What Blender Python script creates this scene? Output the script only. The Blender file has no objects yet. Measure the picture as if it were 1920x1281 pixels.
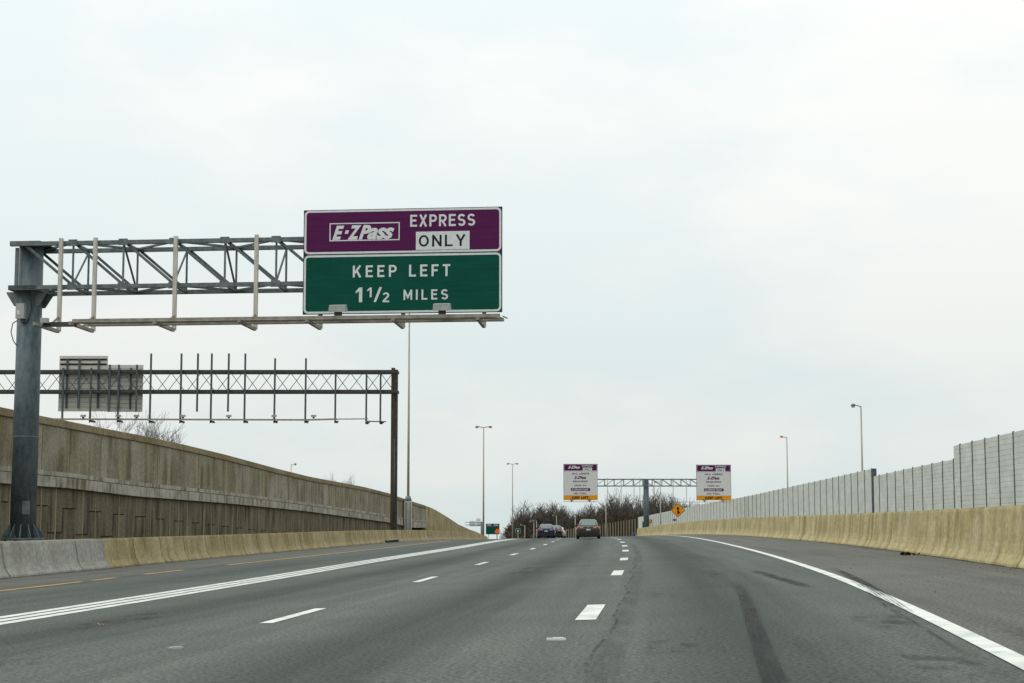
import bpy, bmesh, math, random
from mathutils import Vector, Matrix
R = math.radians
scene = bpy.context.scene
COL = scene.collection

# ------------------------------------------------------------------ camera
F, EY, E0, HC = 2667.0, 740.0, 240.0, 1.143      # focal length in photo pixels, optical axis row, pitch, eye height
TH = math.atan(E0 / F)
cam = bpy.data.cameras.new('Camera'); camo = bpy.data.objects.new('Camera', cam); COL.objects.link(camo)
camo.location = (0, 0, HC); camo.rotation_euler = (R(90) + TH, 0, 0)
cam.sensor_width = 36; cam.lens = F / 1920 * 36; cam.shift_y = (EY - 640.5) / 1920
cam.clip_start = 0.2; cam.clip_end = 9000
scene.camera = camo
# ------------------------------------------------------------------ world: overcast sky
SUN_EL, SUN_AZ = R(48), R(-115)                  # high, from the left and a little behind the camera
w = bpy.data.worlds.new('World'); scene.world = w; w.use_nodes = True
nt = w.node_tree; nt.nodes.clear(); N = nt.nodes.new; L = nt.links.new
out = N('ShaderNodeOutputWorld'); mix = N('ShaderNodeMixShader'); mix.inputs[0].default_value = 0.94
sky = N('ShaderNodeTexSky'); sky.sky_type = 'NISHITA'; sky.sun_disc = False
sky.sun_elevation = SUN_EL; sky.sun_rotation = SUN_AZ % (2 * math.pi)
b1 = N('ShaderNodeBackground'); b1.inputs[1].default_value = 0.1; L(sky.outputs[0], b1.inputs[0])
b2 = N('ShaderNodeBackground'); tc = N('ShaderNodeTexCoord')
sep = N('ShaderNodeSeparateXYZ'); L(tc.outputs['Generated'], sep.inputs[0])
rp = N('ShaderNodeValToRGB'); L(sep.outputs[2], rp.inputs[0])
cr = rp.color_ramp
cr.elements[0].position = 0.0; cr.elements[0].color = (.728, .802, .79, 1)
cr.elements[1].position = 0.40; cr.elements[1].color = (.918, .972, .955, 1)
e_ = cr.elements.new(.10); e_.color = (.785, .852, .835, 1)
e_ = cr.elements.new(.22); e_.color = (.875, .932, .91, 1)
mp = N('ShaderNodeMapping'); mp.inputs['Scale'].default_value = (1.6, 1.6, 4.2); mp.inputs['Location'].default_value = (3.1, .4, .2)
L(tc.outputs['Generated'], mp.inputs[0])
nz = N('ShaderNodeTexNoise'); nz.inputs['Scale'].default_value = 1.9; nz.inputs['Detail'].default_value = 6; nz.inputs['Roughness'].default_value = .5
L(mp.outputs[0], nz.inputs[0])
cr2 = N('ShaderNodeValToRGB'); L(nz.outputs['Fac'], cr2.inputs[0])
cr2.color_ramp.elements[0].position = .43; cr2.color_ramp.elements[0].color = (.955, .98, .99, 1)
cr2.color_ramp.elements[1].position = .58; cr2.color_ramp.elements[1].color = (1.10, 1.04, 1.03, 1)
mm = N('ShaderNodeMix'); mm.data_type = 'RGBA'; mm.blend_type = 'MULTIPLY'; mm.inputs[0].default_value = 1
L(rp.outputs[0], mm.inputs[6]); L(cr2.outputs[0], mm.inputs[7]); L(mm.outputs[2], b2.inputs[0])
zc2 = N('ShaderNodeMath'); zc2.operation = 'MULTIPLY'; L(sep.outputs[2], zc2.inputs[0]); L(sep.outputs[2], zc2.inputs[1])
st = N('ShaderNodeMath'); st.operation = 'MULTIPLY_ADD'; L(zc2.outputs[0], st.inputs[0]); st.inputs[1].default_value = 0.62; st.inputs[2].default_value = 1.0
L(st.outputs[0], b2.inputs[1])                    # an overcast sky is brighter overhead
L(b1.outputs[0], mix.inputs[1]); L(b2.outputs[0], mix.inputs[2]); L(mix.outputs[0], out.inputs[0])
sl = bpy.data.lights.new('Sun', 'SUN'); sl.energy = 1.0; sl.angle = R(25); sl.color = (1, .95, .87)
so = bpy.data.objects.new('Sun', sl); COL.objects.link(so)
sd = Vector((math.sin(SUN_AZ) * math.cos(SUN_EL), math.cos(SUN_AZ) * math.cos(SUN_EL), math.sin(SUN_EL)))
so.rotation_euler = (-sd).to_track_quat('-Z', 'Y').to_euler()
scene.view_settings.view_transform = 'Standard'; scene.view_settings.look = 'None'
scene.view_settings.exposure = 0.0; scene.view_settings.gamma = 1.0

# ------------------------------------------------------------------ photo measuring
CT, ST = math.cos(TH), math.sin(TH)
def ray(u, v):
    du, dv = u - 960.0, EY - v
    return Vector((du, F * CT - dv * ST, F * ST + dv * CT))
def at(u, v, Y):                                  # the point of a sight line at distance Y
    d = ray(u, v); d = d / d.y
    return Vector((d.x * Y, Y, HC + d.z * Y))
def ref(Y):                                       # plan of the road: lane line between the two right lanes
    Y0 = min(Y, 210.0); r = -.93 + .112 * Y0 - .00028 * Y0 * Y0
    return r + (Y - Y0) * (.112 - .00056 * Y0)
def crest(Y):                                     # the road goes over a hill
    if Y < 85: return 0.0
    if Y < 230: return -8.3e-5 * (Y - 85) ** 2
    return -8.3e-5 * 145 ** 2 - (Y - 230) * 2 * 8.3e-5 * 145
def bank(e):
    if e > 8: return .24
    if e > -3.66: return .03 * e
    return -.11 + .015 * (max(e, -17) + 3.66)
def G(Y, e, dz=0.0): return Vector((ref(Y) + e, Y, bank(e) + crest(Y) + dz))
def interp(pts, x):
    if x <= pts[0][0]: return pts[0][1]
    for (a, b), (c, d) in zip(pts, pts[1:]):
        if x <= c:
            t = (x - a) / (c - a); return b + (d - b) * t
    return pts[-1][1]
def smooth(pts):                                  # smoothed copy of a polyline function
    def f(x): return sum(interp(pts, x + k * 3.0) for k in (-2, -1, 0, 1, 2)) / 5
    return f
def solveY(u, ef, lo=20.0, hi=400.0):             # distance where a sight column meets the line at offset ef(Y)
    d = ray(u, 980); t = d.x / d.y
    g = lambda Y: ref(Y) + ef(Y) - t * Y
    y = lo; a = g(y)
    while y < hi:
        b = g(y + .5)
        if a * b <= 0: return y + .5 * abs(a) / (abs(a) + abs(b) + 1e-9)
        y += .5; a = b
    return hi
class Frame:                                      # upright local frame: x across, y away, z up
    def __init__(s, o, rz):
        s.o = Vector(o); s.rz = rz; s.M = Matrix.Translation(s.o) @ Matrix.Rotation(rz, 4, 'Z'); s.I = s.M.inverted()
    def hit(s, u, v, yl=0.0):
        c = s.I @ Vector((0, 0, HC)); d = s.I.to_3x3() @ ray(u, v)
        return c + d * ((yl - c.y) / d.y)

# ------------------------------------------------------------------ mesh building
T_ = .165
def arc(cx, cy, rx, ry, a0, a1, n=12): return [(cx + rx * math.cos(R(a0 + (a1 - a0) * k / n)), cy + ry * math.sin(R(a0 + (a1 - a0) * k / n))) for k in range(n + 1)]
def glyph(ch):                                    # highway alphabet: width and centre lines of the strokes, cap height 1
    t = T_; a, b = t / 2, 1 - t / 2; w_ = dict(E=.57, F=.55, L=.55, T=.60, K=.68, X=.68, N=.68, M=.80, Y=.70, I=t, P=.62, R=.64, S=.63, O=.73)
    w_['2'] = .60; w = w_[ch]; v = [(a, 0), (a, 1)]; q = (.5 - a) / 2
    bowl = [(a, b), (w - .29, b)] + arc(w - .29, (b + .46) / 2, .29 - a, (b - .46) / 2, 90, -90, 10)[1:] + [(a, .46)]
    st = {'E': [v, [(t, b), (w, b)], [(t, .52), (w * .9, .52)], [(t, a), (w, a)]], 'F': [v, [(t, b), (w, b)], [(t, .5), (w * .88, .5)]], 'L': [v, [(t, a), (w, a)]], 'T': [[(0, b), (w, b)], [(w / 2, 0), (w / 2, 1 - t)]],
          'K': [v, [(w - .09, 1), (t * .9, .36)], [(.30, .58), (w - .08, 0)]], 'X': [[(.09, 1), (w - .09, 0)], [(w - .09, 1), (.09, 0)]], 'N': [v, [(w - a, 0), (w - a, 1)], [(a, .96), (w - a, .04)]],
          'M': [v, [(w - a, 0), (w - a, 1)], [(a, .97), (w / 2, .25), (w - a, .97)]], 'Y': [[(.08, 1), (w / 2, .44), (w - .08, 1)], [(w / 2, 0), (w / 2, .44)]], 'I': [v], 'P': [v, bowl], 'R': [v, bowl, [(w * .45, .46), (w - .09, 0)]],
          'S': [arc(w / 2, .5 + q, w / 2 - a, q, 25, 270, 16) + arc(w / 2, .5 - q, w / 2 - a, q, 90, -155, 16)[1:]], 'O': [arc(w / 2, .5, w / 2 - a, .5 - a, 0, 360, 28)[:-1] + ['closed']],
          '2': [arc(w / 2, b - .215, w / 2 - a, .215, 165, -35, 14) + [(a * 1.2, t * .9)], [(0, a), (w, a)]]}
    return w, st[ch]
def ribbon(mb, pts, t, y, f):                     # flat stroke of width t along a centre line, mitred
    cl = pts[-1] == 'closed'; pts = pts[:-1] if cl else pts; n = len(pts); vs = []
    for i in range(n):
        p0 = pts[i - 1] if (i or cl) else None; p1 = pts[(i + 1) % n] if (i < n - 1 or cl) else None; c = pts[i]; d = []
        for u, v in ((p0, c), (c, p1)):
            if u and v: l = math.hypot(v[0] - u[0], v[1] - u[1]); d.append(((v[0] - u[0]) / l, (v[1] - u[1]) / l))
        nx, ny = -sum(q[1] for q in d), sum(q[0] for q in d); l = math.hypot(nx, ny); nx /= l; ny /= l
        k = t / 2 / max(.45, nx * -d[0][1] + ny * d[0][0])
        for sg in (1, -1): x, z = f(c[0] + nx * k * sg, c[1] + ny * k * sg); vs.append((x, y, z))
    mb.add(vs, [(2 * i, 2 * i + 1, (2 * i + 3) % (2 * n), (2 * i + 2) % (2 * n)) for i in range(n if cl else n - 1)])
def highway_word(mb, s, x0, x1, z0, z1, y, t=1.0, sx=1.0):
    h = z1 - z0; gs = [glyph(c) for c in s]; tot = sum(g[0] for g in gs) * h * sx; gap = (x1 - x0 - tot) / max(1, len(s) - 1)
    if len(s) == 1: sx = (x1 - x0) / tot
    x = x0
    for w, st in gs:
        for k, pl in enumerate(st): ribbon(mb, pl, T_ * t, y - .0007 * k, lambda a, b, x=x: (x + a * h * sx, z0 + b * h))
        x += w * h * sx + gap
class MB:
    def __init__(s): s.v = []; s.f = []; s.uv = {}; s.fs = []
    def add(s, vs, fs, uv=None, sm=False):
        n = len(s.v); s.v += [tuple(p) for p in vs]
        for f in fs: s.f.append(tuple(i + n for i in f)); s.fs.append(sm)
        if uv:
            for i, t in enumerate(uv): s.uv[n + i] = t
        return s
    def box(s, c, d, M=None):
        x, y, z = d[0] / 2, d[1] / 2, d[2] / 2
        vs = [Vector((a * x, b * y, e * z)) for a in (-1, 1) for b in (-1, 1) for e in (-1, 1)]
        vs = [(M @ p if M else p) + Vector(c) for p in vs]
        return s.add(vs, [(0, 1, 3, 2), (4, 6, 7, 5), (0, 4, 5, 1), (2, 3, 7, 6), (0, 2, 6, 4), (1, 5, 7, 3)])
    def bbox(s, x0, x1, y0, y1, z0, z1): return s.box(((x0 + x1) / 2, (y0 + y1) / 2, (z0 + z1) / 2), (x1 - x0, y1 - y0, z1 - z0))
    def basis(s, p, q):
        d = (Vector(q) - Vector(p)).normalized(); u = Vector((0, 0, 1)) if abs(d.z) < .95 else Vector((0, 1, 0))
        a = d.cross(u).normalized(); return d, a, a.cross(d).normalized()
    def bar(s, p, q, wd, ht=None):
        ht = wd if ht is None else ht; d, a, b = s.basis(p, q); vs = []
        for c in (Vector(p), Vector(q)):
            for i, j in ((-1, -1), (1, -1), (1, 1), (-1, 1)): vs.append(c + a * i * wd / 2 + b * j * ht / 2)
        return s.add(vs, [(0, 1, 2, 3), (7, 6, 5, 4), (0, 4, 5, 1), (1, 5, 6, 2), (2, 6, 7, 3), (3, 7, 4, 0)])
    def angle(s, p, q, wd, t=.012):               # steel angle profile
        d, a, b = s.basis(p, q); p = Vector(p); q = Vector(q)
        s.bar(p, q, wd, t); return s.bar(p - a * wd / 2 + b * wd / 2, q - a * wd / 2 + b * wd / 2, t, wd)
    def tube(s, p, q, r0, r1=None, n=10, caps=True, sm=True):
        r1 = r0 if r1 is None else r1; d, a, b = s.basis(p, q); vs = []; fs = []
        for c, r in ((Vector(p), r0), (Vector(q), r1)):
            for k in range(n):
                t = 2 * math.pi * k / n; vs.append(c + a * r * math.cos(t) + b * r * math.sin(t))
        for k in range(n): fs.append((k, (k + 1) % n, n + (k + 1) % n, n + k))
        s.add(vs, fs, None, sm)
        if caps:
            m = len(s.v) - 2 * n
            s.f += [tuple(m + k for k in reversed(range(n))), tuple(m + n + k for k in range(n))]; s.fs += [False, False]
        return s
    def path(s, pts, r, n=6):
        for p, q in zip(pts, pts[1:]): s.tube(p, q, r, r, n)
        return s
    def prism(s, poly, y0, y1):                   # polygon in x-z, pushed along y
        n = len(poly); vs = [(x, y0, z) for x, z in poly] + [(x, y1, z) for x, z in poly]
        fs = [tuple(range(n)), tuple(reversed(range(n, 2 * n)))] + [(i, i + n, (i + 1) % n + n, (i + 1) % n) for i in range(n)]
        return s.add(vs, fs)
    def ring(s, po, pi, y0, y1):                  # two matching outlines -> flat frame with thickness
        n = len(po); vs = [(x, y0, z) for x, z in po + pi] + [(x, y1, z) for x, z in po + pi]; fs = []
        for i in range(n):
            j = (i + 1) % n
            fs += [(i, j, n + j, n + i), (2 * n + i, 3 * n + i, 3 * n + j, 2 * n + j), (i, 2 * n + i, 2 * n + j, j), (n + i, n + j, 3 * n + j, 3 * n + i)]
        return s.add(vs, fs)
    def loft(s, rows, uv=None, closed=False, caps=False, sm=False):
        m = len(rows[0]); vs = [p for r in rows for p in r]; fs = []
        for i in range(len(rows) - 1):
            for j in range(m if closed else m - 1):
                k = (j + 1) % m; fs.append((i * m + j, i * m + k, (i + 1) * m + k, (i + 1) * m + j))
        n0 = len(s.v); s.add(vs, fs, [t for r in uv for t in r] if uv else None, sm)
        if caps:
            s.f += [tuple(n0 + j for j in reversed(range(m))), tuple(n0 + (len(rows) - 1) * m + j for j in range(m))]; s.fs += [False, False]
        return s
    def mesh(s, name, m=None, recalc=True):
        me = bpy.data.meshes.new(name); me.from_pydata(s.v, [], s.f)
        for p, b in zip(me.polygons, s.fs): p.use_smooth = b
        if s.uv:
            l = me.uv_layers.new(name='UVMap')
            for lp in me.loops: l.data[lp.index].uv = s.uv.get(lp.vertex_index, (0, 0))
        if recalc:
            bm = bmesh.new(); bm.from_mesh(me); bmesh.ops.recalc_face_normals(bm, faces=bm.faces); bm.to_mesh(me); bm.free()
        if m: me.materials.append(m)
        return me
    def build(s, name, m, parent=None, label=None):
        o = bpy.data.objects.new(name, s.mesh(name, m)); COL.objects.link(o)
        if parent: o.parent = parent
        if label: o['label'] = label
        return o
def tag(o, label, cat, group=None, kind=None):
    o['label'] = label; o['category'] = cat
    if group: o['group'] = group
    if kind: o['kind'] = kind
    return o
def thing(name, label, cat, loc=(0, 0, 0), rz=0.0, group=None):
    o = bpy.data.objects.new(name, None); o.empty_display_size = .2; COL.objects.link(o); o.location = loc; o.rotation_euler = (0, 0, rz)
    return tag(o, label, cat, group)
def struct(o): o['kind'] = 'structure'; return o
def copy_tree(o, parent=None):
    c = o.copy(); COL.objects.link(c); c.parent = parent
    for ch in list(o.children): copy_tree(ch, c)
    return c
def rrect(x0, x1, z0, z1, r, n=5):
    pts = []
    for cx, cz, a in ((x1 - r, z1 - r, 0), (x0 + r, z1 - r, 90), (x0 + r, z0 + r, 180), (x1 - r, z0 + r, 270)):
        for k in range(n + 1):
            t = R(a + 90 * k / n); pts.append((cx + r * math.cos(t), cz + r * math.sin(t)))
    return pts
def text_pts(s, shear=0.0, bold=0.0, spacing=1.0):
    cu = bpy.data.curves.new('t', 'FONT'); cu.body = s; cu.shear = shear; cu.offset = bold; cu.space_character = spacing; cu.resolution_u = 4
    o = bpy.data.objects.new('t', cu); COL.objects.link(o); dg = bpy.context.evaluated_depsgraph_get(); dg.update()
    me = bpy.data.meshes.new_from_object(o.evaluated_get(dg))
    vs = [v.co.copy() for v in me.vertices]; fs = [tuple(p.vertices) for p in me.polygons]
    bpy.data.objects.remove(o); bpy.data.curves.remove(cu); bpy.data.meshes.remove(me)
    return vs, fs
def lettering(mb, s, x0, x1, z0, z1, y, shear=0.0, bold=0.012, spacing=1.0):   # word fitted into a rectangle of a sign face
    vs, fs = text_pts(s, shear, bold, spacing)
    a = min(v.x for v in vs); b = max(v.x for v in vs); c = min(v.y for v in vs); d = max(v.y for v in vs)
    mb.add([(x0 + (v.x - a) / (b - a) * (x1 - x0), y, z0 + (v.y - c) / (d - c) * (z1 - z0)) for v in vs], fs)

# ------------------------------------------------------------------ materials
def new_mat(name):
    m = bpy.data.materials.new(name); m.use_nodes = True; t = m.node_tree
    return m, t, t.nodes['Principled BSDF'], t.nodes.new, t.links.new
def rgb(t): return (t[0], t[1], t[2], 1)
def mat(name, c1, c2=None, scale=6.0, spec=.25, stretch=(1, 1, 1), rough=.6, metal=0.0, bump=0.0, lo=.35, hi=.65, detail=5, c3=None, scale3=.6, fac3=.6, uv=False, fine=0.0, bscale=None):
    m, t, p, N, L = new_mat(name)
    p.inputs['Roughness'].default_value = rough; p.inputs['Metallic'].default_value = metal; p.inputs['Specular IOR Level'].default_value = spec
    if c2 is None: p.inputs['Base Color'].default_value = rgb(c1); return m
    tc = N('ShaderNodeTexCoord'); mp = N('ShaderNodeMapping'); mp.inputs['Scale'].default_value = stretch
    L(tc.outputs['UV' if uv else 'Object'], mp.inputs[0])
    nz = N('ShaderNodeTexNoise'); nz.inputs['Scale'].default_value = scale; nz.inputs['Detail'].default_value = detail
    L(mp.outputs[0], nz.inputs[0])
    r = N('ShaderNodeValToRGB'); r.color_ramp.elements[0].position = lo; r.color_ramp.elements[1].position = hi
    r.color_ramp.elements[0].color = rgb(c1); r.color_ramp.elements[1].color = rgb(c2); L(nz.outputs['Fac'], r.inputs[0])
    colr = r.outputs[0]
    if c3:
        n3 = N('ShaderNodeTexNoise'); n3.inputs['Scale'].default_value = scale3; n3.inputs['Detail'].default_value = 4
        L(tc.outputs['UV' if uv else 'Object'], n3.inputs[0])
        r3 = N('ShaderNodeMapRange'); r3.inputs['From Min'].default_value = .42; r3.inputs['From Max'].default_value = .68; r3.inputs['To Max'].default_value = fac3
        L(n3.outputs['Fac'], r3.inputs[0])
        x = N('ShaderNodeMix'); x.data_type = 'RGBA'; L(r3.outputs[0], x.inputs[0]); L(colr, x.inputs[6]); x.inputs[7].default_value = rgb(c3); colr = x.outputs[2]
    if fine:
        n4 = N('ShaderNodeTexNoise'); n4.inputs['Scale'].default_value = bscale or 40; n4.inputs['Detail'].default_value = 3
        L(tc.outputs['UV' if uv else 'Object'], n4.inputs[0])
        r4 = N('ShaderNodeMapRange'); r4.inputs['From Min'].default_value = .3; r4.inputs['From Max'].default_value = .7
        r4.inputs['To Min'].default_value = 1 - fine; r4.inputs['To Max'].default_value = 1 + fine; L(n4.outputs['Fac'], r4.inputs[0])
        x = N('ShaderNodeMix'); x.data_type = 'RGBA'; x.blend_type = 'MULTIPLY'; x.inputs[0].default_value = 1
        L(colr, x.inputs[6]); L(r4.outputs[0], x.inputs[7]); colr = x.outputs[2]
    L(colr, p.inputs['Base Color'])
    if bump:
        b = N('ShaderNodeBump'); b.inputs['Strength'].default_value = bump; b.inputs['Distance'].default_value = .02
        L(nz.outputs['Fac'], b.inputs['Height']); L(b.outputs[0], p.inputs['Normal'])
    return m
def asphalt(name, base, bands=None, span=(-18, 10)):
    m, t, p, N, L = new_mat(name); p.inputs['Roughness'].default_value = .9; p.inputs['Specular IOR Level'].default_value = .15
    uv = N('ShaderNodeUVMap'); sep = N('ShaderNodeSeparateXYZ'); L(uv.outputs[0], sep.inputs[0])
    n1 = N('ShaderNodeTexNoise'); n1.inputs['Scale'].default_value = 23; n1.inputs['Detail'].default_value = 5; n1.inputs['Roughness'].default_value = .8; L(uv.outputs[0], n1.inputs[0])
    r1 = N('ShaderNodeMapRange'); r1.inputs['From Min'].default_value = .36; r1.inputs['From Max'].default_value = .64; r1.inputs['To Min'].default_value = .30; r1.inputs['To Max'].default_value = 1.70; L(n1.outputs['Fac'], r1.inputs[0])
    mp = N('ShaderNodeMapping'); mp.inputs['Scale'].default_value = (1.5, .045, 1); L(uv.outputs[0], mp.inputs[0])
    n2 = N('ShaderNodeTexNoise'); n2.inputs['Scale'].default_value = 1.2; n2.inputs['Detail'].default_value = 6; n2.inputs['Roughness'].default_value = .6; L(mp.outputs[0], n2.inputs[0])
    r2 = N('ShaderNodeMapRange'); r2.inputs['From Min'].default_value = .3; r2.inputs['From Max'].default_value = .7; r2.inputs['To Min'].default_value = .82; r2.inputs['To Max'].default_value = 1.18; L(n2.outputs['Fac'], r2.inputs[0])
    n3 = N('ShaderNodeTexNoise'); n3.inputs['Scale'].default_value = .5; n3.inputs['Detail'].default_value = 5; L(uv.outputs[0], n3.inputs[0])
    r3 = N('ShaderNodeMapRange'); r3.inputs['From Min'].default_value = .3; r3.inputs['From Max'].default_value = .7; r3.inputs['To Min'].default_value = .92; r3.inputs['To Max'].default_value = 1.08; L(n3.outputs['Fac'], r3.inputs[0])
    a = N('ShaderNodeMath'); a.operation = 'MULTIPLY'; L(r1.outputs[0], a.inputs[0]); L(r2.outputs[0], a.inputs[1])
    b = N('ShaderNodeMath'); b.operation = 'MULTIPLY'; L(a.outputs[0], b.inputs[0]); L(r3.outputs[0], b.inputs[1]); o = b.outputs[0]
    if bands:                                     # oil drip and tyre-worn strips along the lanes
        wob = N('ShaderNodeMath'); wob.operation = 'MULTIPLY_ADD'; L(n2.outputs['Fac'], wob.inputs[0]); wob.inputs[1].default_value = .7; L(sep.outputs[0], wob.inputs[2])
        mr = N('ShaderNodeMapRange'); mr.inputs['From Min'].default_value = span[0] + .35; mr.inputs['From Max'].default_value = span[1] + .35; L(wob.outputs[0], mr.inputs[0])
        rp = N('ShaderNodeValToRGB'); L(mr.outputs[0], rp.inputs[0]); cr = rp.color_ramp; cr.interpolation = 'EASE'
        pts = sorted(bands)
        for i, (x, v) in enumerate(pts):
            pos = (x - span[0]) / (span[1] - span[0])
            el = cr.elements[i] if i < 2 else cr.elements.new(pos)
            el.position = pos; el.color = (v, v, v, 1)
        c = N('ShaderNodeMath'); c.operation = 'MULTIPLY'; L(o, c.inputs[0]); L(rp.outputs[0], c.inputs[1]); o = c.outputs[0]
    x = N('ShaderNodeMix'); x.data_type = 'RGBA'; x.blend_type = 'MULTIPLY'; x.inputs[0].default_value = 1
    x.inputs[6].default_value = rgb(base); L(o, x.inputs[7]); L(x.outputs[2], p.inputs['Base Color'])
    bp = N('ShaderNodeBump'); bp.inputs['Strength'].default_value = .35; bp.inputs['Distance'].default_value = .01; L(n1.outputs['Fac'], bp.inputs['Height']); L(bp.outputs[0], p.inputs['Normal'])
    return m
def overlay(name, col, lo=.35, hi=.6, scale=6, stretch=(1, 1, 1), amount=.8):   # stain on the road: colour with a noisy alpha fading at its rim
    m, t, p, N, L = new_mat(name); p.inputs['Base Color'].default_value = rgb(col); p.inputs['Roughness'].default_value = .8; p.inputs['Specular IOR Level'].default_value = .15
    tc = N('ShaderNodeTexCoord'); mp = N('ShaderNodeMapping'); mp.inputs['Scale'].default_value = stretch; L(tc.outputs['Object'], mp.inputs[0])
    nz = N('ShaderNodeTexNoise'); nz.inputs['Scale'].default_value = scale; nz.inputs['Detail'].default_value = 7; L(mp.outputs[0], nz.inputs[0])
    r = N('ShaderNodeMapRange'); r.inputs['From Min'].default_value = lo; r.inputs['From Max'].default_value = hi; r.inputs['To Max'].default_value = amount; L(nz.outputs['Fac'], r.inputs[0])
    o = r.outputs[0]; sp = N('ShaderNodeSeparateXYZ'); L(tc.outputs['UV'], sp.inputs[0])
    for i, (qa, qb) in enumerate(((.3, .7), (.25, .75))):
        rp = N('ShaderNodeValToRGB'); L(sp.outputs[i], rp.inputs[0]); cr = rp.color_ramp; cr.interpolation = 'EASE'
        cr.elements[0].color = (0, 0, 0, 1); cr.elements[1].color = (0, 0, 0, 1)
        for q in (qa, qb): el = cr.elements.new(q); el.color = (1, 1, 1, 1)
        k = N('ShaderNodeMath'); k.operation = 'MULTIPLY'; L(o, k.inputs[0]); L(rp.outputs[0], k.inputs[1]); o = k.outputs[0]
    L(o, p.inputs['Alpha']); return m
OCHRE = dict(scale=1.0, stretch=(1.9, .22, 1), rough=.9, bump=.15, uv=True, fine=.22, bscale=7, detail=10)
M = {}
M['road'] = asphalt('asphalt', (.087, .0985, .090), [(-18, 1), (-12.2, .98), (-10.6, .80), (-9.2, 1.05), (-7.6, 1.14), (-6.2, .66), (-4.8, 1.10), (-3.4, 1.16), (-2.1, .62), (-.8, 1.10), (.4, 1.10), (1.7, .60), (3.2, 1.04), (9, 1.04)])
M['shoulder'] = asphalt('shoulder_asphalt', (.108, .110, .098))
M['white'] = mat('road_paint', (.40, .42, .40), (.66, .69, .65), scale=5, lo=.28, hi=.46, rough=.7, detail=8, uv=True, c3=(.36, .38, .36), scale3=1.4, fac3=.55)
M['yellow'] = mat('yellow_road_paint', (.50, .27, .06), (.58, .34, .09), scale=9, rough=.6, uv=True, c3=(.3, .2, .08), scale3=1.3, fac3=.7)
M['ochre'] = mat('stained_concrete', (.165, .128, .052), (.345, .282, .145), c3=(.40, .345, .21), scale3=.7, fac3=.7, lo=.28, hi=.70, **OCHRE)
M['ochre_r'] = mat('sandy_stained_concrete', (.190, .150, .054), (.47, .395, .205), c3=(.53, .47, .29), scale3=.8, fac3=.65, lo=.27, hi=.70, **OCHRE)
M['grey_conc'] = mat('grey_concrete', (.27, .27, .235), (.37, .37, .33), c3=(.22, .205, .16), scale3=.7, fac3=.5, **OCHRE)
M['wall_conc'] = mat('weathered_wall_concrete', (.085, .071, .038), (.265, .237, .155), c3=(.30, .29, .235), scale3=.42, fac3=.8, lo=.30, hi=.68, **OCHRE)
M['coping'] = mat('brown_coping', (.135, .104, .052), (.225, .18, .10), c3=(.30, .26, .18), scale3=.4, fac3=.5, **OCHRE)
M['ledge'] = mat('pale_ledge', (.125, .108, .072), (.33, .315, .265), c3=(.42, .41, .36), scale3=.8, fac3=.8, lo=.36, hi=.62, scale=1.9, stretch=(2.2, .5, 1), rough=.9, bump=.15, uv=True, fine=.15, bscale=20)
M['mse'] = mat('panel_concrete', (.038, .034, .021), (.175, .150, .094), c3=(.17, .155, .105), scale3=.6, fac3=.6, lo=.34, hi=.66, scale=1.6, stretch=(1.7, .25, 1), rough=.95, bump=.2, uv=True, fine=.22, bscale=9, detail=9)
M['mse_joint'] = mat('joint_lime', (.30, .26, .16), (.46, .41, .28), scale=3, rough=.9)
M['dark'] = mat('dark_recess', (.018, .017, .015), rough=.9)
M['galv'] = mat('galvanized_steel', (.058, .084, .096), (.105, .138, .152), scale=5, stretch=(2, 2, .7), rough=.55, metal=.25, c3=(.16, .185, .19), scale3=1.1, fac3=.5, fine=.15, bscale=26)
M['truss'] = mat('truss_steel', (.085, .108, .108), (.155, .18, .176), scale=7, rough=.55, metal=.25, c3=(.15, .165, .165), scale3=2.1, fac3=.4)
M['alu'] = mat('aluminium_post', (.40, .385, .345), (.52, .50, .455), scale=5, stretch=(3, 3, .5), rough=.5, metal=.2)
M['rail'] = mat('dull_rail', (.20, .18, .145), (.30, .275, .23), scale=4, rough=.6, metal=.2)
M['steel_dark'] = mat('dark_weathered_steel', (.036, .038, .036), (.066, .068, .062), scale=4, rough=.65, metal=.2)
M['steel_blue'] = mat('dark_blue_steel', (.055, .07, .078), (.09, .105, .11), scale=4, rough=.6, metal=.2)
M['rust'] = mat('brown_steel', (.05, .038, .022), (.082, .062, .038), scale=3, stretch=(3, 3, .5), rough=.75)
M['lamp'] = mat('pale_pole', (.30, .28, .24), (.38, .36, .31), scale=2, stretch=(2, 2, .3), rough=.55, metal=.1)
M['head'] = mat('lamp_head_grey', (.14, .165, .165), (.2, .22, .22), scale=9, rough=.5)
M['purple'] = mat('purple_sheeting', (.074, .009, .060), (.088, .012, .070), scale=2.5, spec=.08, stretch=(.4, 1, 4), rough=.45)
M['green'] = mat('green_sheeting', (.001, .058, .038), (.002, .070, .047), scale=2.5, spec=.08, stretch=(.4, 1, 4), rough=.45)
M['letter'] = mat('reflective_white', (.54, .57, .57), (.62, .64, .64), scale=8, rough=.5)
M['black'] = mat('black_legend', (.012, .012, .013), rough=.6, spec=.1)
M['signwhite'] = mat('white_sheeting', (.52, .52, .505), (.58, .58, .565), scale=3, rough=.5)
M['orange'] = mat('amber_sheeting', (.62, .24, .004), (.68, .28, .006), scale=3, rough=.5)
M['signback'] = mat('sign_back', (.44, .43, .385), (.54, .525, .48), scale=3, stretch=(1, 1, 4), rough=.6, metal=.1)
M['glass'] = mat('lamp_glass', (.36, .40, .40), (.46, .50, .5), scale=4, rough=.25)
M['box'] = mat('grey_box', (.30, .31, .29), (.36, .37, .35), scale=8, rough=.5)
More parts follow.
